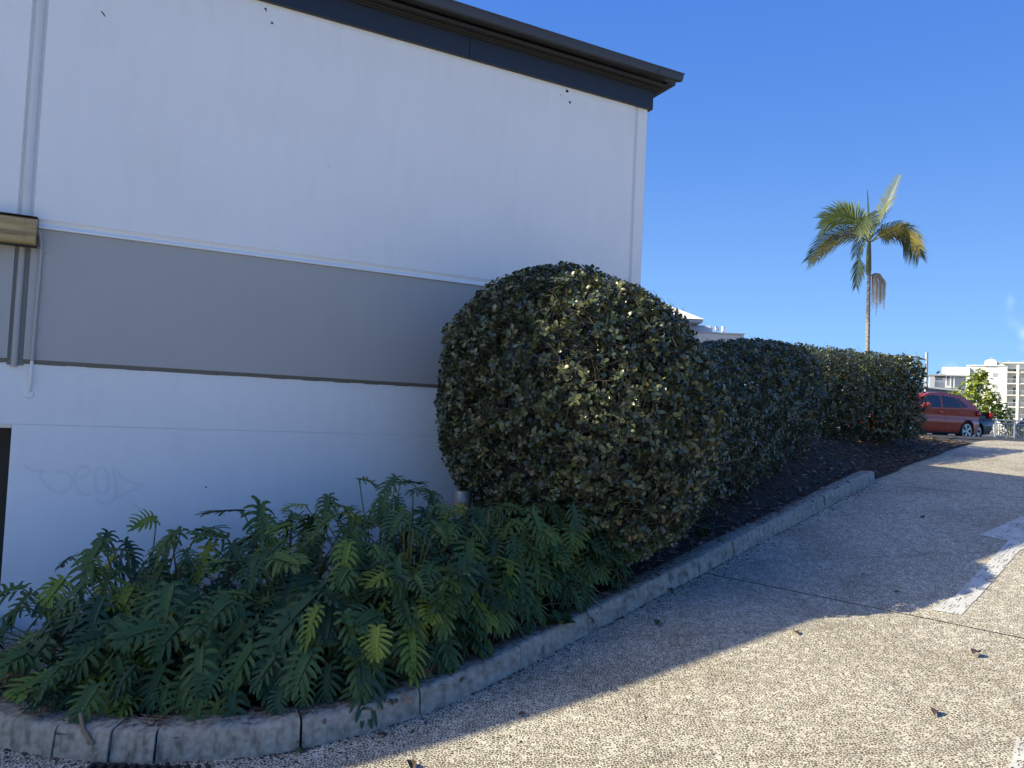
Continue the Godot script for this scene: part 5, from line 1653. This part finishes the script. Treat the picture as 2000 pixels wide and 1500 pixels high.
func road_bits() -> void:
	var xf := []
	var cl := []
	var kp := kerb_path()
	for i in 1400:
		var k := rng.randi_range(3, kp.size() - 2)
		var a: Vector3 = kp[k].lerp(kp[k + 1], rng.randf())
		var d: Vector3 = (kp[k + 1] - kp[k]).normalized()
		var away := pow(rng.randf(), 3.0) * (0.16 if i < 1000 else 1.4)
		var p: Vector3 = a + Vector3(-d.z, 0, d.x) * (away + 0.004)
		p = on_road(p.x, p.z, 0.002)
		var sz := rng.randf_range(0.003, 0.012) * (1.0 if away < 0.1 else 0.8)
		var b := Basis.from_euler(Vector3(rng.randf_range(-0.3, 0.3), rng.randf() * TAU, rng.randf_range(-0.3, 0.3)))
		xf.append(Transform3D(b.scaled_local(Vector3(sz * rng.randf_range(0.6, 1.8), sz * 0.4, sz)), p))
		var g := rng.randf_range(0.5, 1.6)
		cl.append(Color(0.06 * g, 0.05 * g, 0.04 * g))
	var holder := Node3D.new()
	holder.name = "gutter_grit"
	add_child(holder)
	tag(holder, "dark grit and leaf crumbs gathered along the foot of the kerb", "grit", "", "stuff")
	var cst := ST()
	cst.set_color(Color.WHITE)
	bx(cst, Vector3(-0.5, -0.5, -0.5), Vector3(0.5, 0.5, 0.5), 0.25)
	multi("grit", holder, fin(cst), xf, cl, M.chips)
	worn_patch("road_arrow", PackedVector2Array([Vector2(2.52, -4.32), Vector2(2.8, -4.53), Vector2(3.55, -5.28), Vector2(3.82, -5.56), Vector2(3.72, -5.74), Vector2(4.42, -6.24), Vector2(4.95, -6.1), Vector2(4.7, -5.75), Vector2(4.0, -5.5), Vector2(3.72, -5.3), Vector2(3.05, -4.62), Vector2(2.64, -4.22)]), 0.3, 3, "worn white painted arrow on the driveway at the right edge")
	worn_patch("road_line", PackedVector2Array([Vector2(1.93, -2.78), Vector2(2.1, -2.98), Vector2(2.5, -3.1), Vector2(2.6, -2.4), Vector2(2.0, -2.3)]), 0.09, 9, "worn white paint patch in the bottom right corner")
	# curled leaves and seed pods lying on the concrete
	var leaf := oval_leaf(0.8)
	var brown := mat(L(0.075, 0.05, 0.035), 0.7)
	var L2 := [[2.432, -3.725, 0.075, "curled brown leaf lying alone on the sunlit concrete at right"], [1.635, -4.047, 0.06, "small brown leaf lying just outside the shadow edge"], [1.872, -3.16, 0.065, "flat grey leaf on the sunlit concrete near the bottom edge"], [-0.337, -2.942, 0.07, "dark seed pod lying by the kerb at the bottom edge"], [0.938, -4.328, 0.075, "dark leaf scrap lying beside the straight kerb"], [-0.506, -3.143, 0.05, "dark clod lying against the curved kerb face"], [0.133, -3.311, 0.04, "small dark pod on the shaded concrete below the kerb"], [3.587, -6.327, 0.06, "black leaf on the shaded ramp near the upper slab joint"], [2.452, -4.605, 0.04, "black speck of bark on the shaded ramp left of the arrow"], [2.444, -4.952, 0.035, "tiny leaf scrap on the ramp above the lower slab joint"], [1.118, -4.805, 0.06, "bent dry twig scrap by the kerb and slab joint"]]
	for q in L2:
		var b := Basis.from_euler(Vector3(rng.randf_range(-0.15, 0.15), rng.randf() * TAU, rng.randf_range(-0.2, 0.2)))
		var o := put("dry_leaf", leaf, brown, null, Transform3D(b.scaled(Vector3.ONE * q[2]), on_road(q[0], q[1], 0.012)))
		tag(o, q[3], "dry leaf", "litter on the driveway")
	# broken sheath lying over the kerb
	var st := ST()
	var c := Vector3(-1.66, gs(-1.66, -2.93), -2.93)
	tube(st, [c + Vector3(-0.1, 0.2, -0.24), c + Vector3(-0.05, 0.16, -0.1), c + Vector3(0.03, 0.12, 0.005), c + Vector3(0.08, 0.07, 0.02)], [0.004, 0.008, 0.009, 0.006], 6)
	tag(obj("dead_stalk", st, mat(L(0.22, 0.16, 0.1), 0.8)), "broken tan leaf stalk lying over the kerb at bottom left", "dead stalk")
	# drain grate at the foot of the kerb
	var g := thing("drain_grate", "dark slotted drain grate in the gutter at bottom left", "drain grate", on_road(-1.33, -2.83, 0.004), 0.05)
	box_part("frame", g, Vector3(-0.24, -0.06, -0.075), Vector3(0.24, 0.0, -0.06), M.grate, 0.002)
	box_part("frame", g, Vector3(-0.24, -0.06, 0.21), Vector3(0.24, 0.0, 0.225), M.grate, 0.002)
	box_part("pit", g, Vector3(-0.23, -0.004, -0.06), Vector3(0.23, -0.001, 0.21), M.dark)
	for k in 12: box_part("slat", g, Vector3(-0.23 + k * 0.04, -0.001, -0.06), Vector3(-0.212 + k * 0.04, 0.012, 0.21), M.grate, 0.003)
	# weeds in kerb cracks
	var wl := [[-0.79, -3.075, 0.09, 14, "small green weed growing in the wide kerb crack"], [0.33, -4.06, 0.13, 16, "feathery weed hanging over the kerb near the philodendrons"], [1.75, -5.62, 0.12, 12, "small weed sprouting on the mulch under the lumpy hedge"]]
	var lf := oval_leaf(0.2)
	for w in wl:
		var y := gs(w[0], w[1])
		if w[4].begins_with("feathery"): y += 0.12
		if w[4].contains("mulch"): y = soil(w[0] - 0.15, w[1] - 0.2)
		var at := Vector3(w[0], y, w[1])
		if w[4].contains("mulch"): at += Vector3(-0.15, 0, -0.2)
		var t := thing("weed", w[4], "weed", at, 0.0, "weeds along the kerb")
		for i in w[3]:
			var a := rng.randf() * TAU
			var f := Vector3(cos(a), rng.randf_range(0.0, 0.9), sin(a)).normalized()
			var m: StandardMaterial3D = M.shoot if M.has("shoot") else mat(L(0.06, 0.12, 0.03), 0.5)
			M.shoot = m
			put("leaf", lf, m, t, Transform3D(basis_zy(f, Vector3.UP).scaled(Vector3(0.7, 1, 1) * w[2] * rng.randf_range(0.5, 1.0)), f * 0.01))
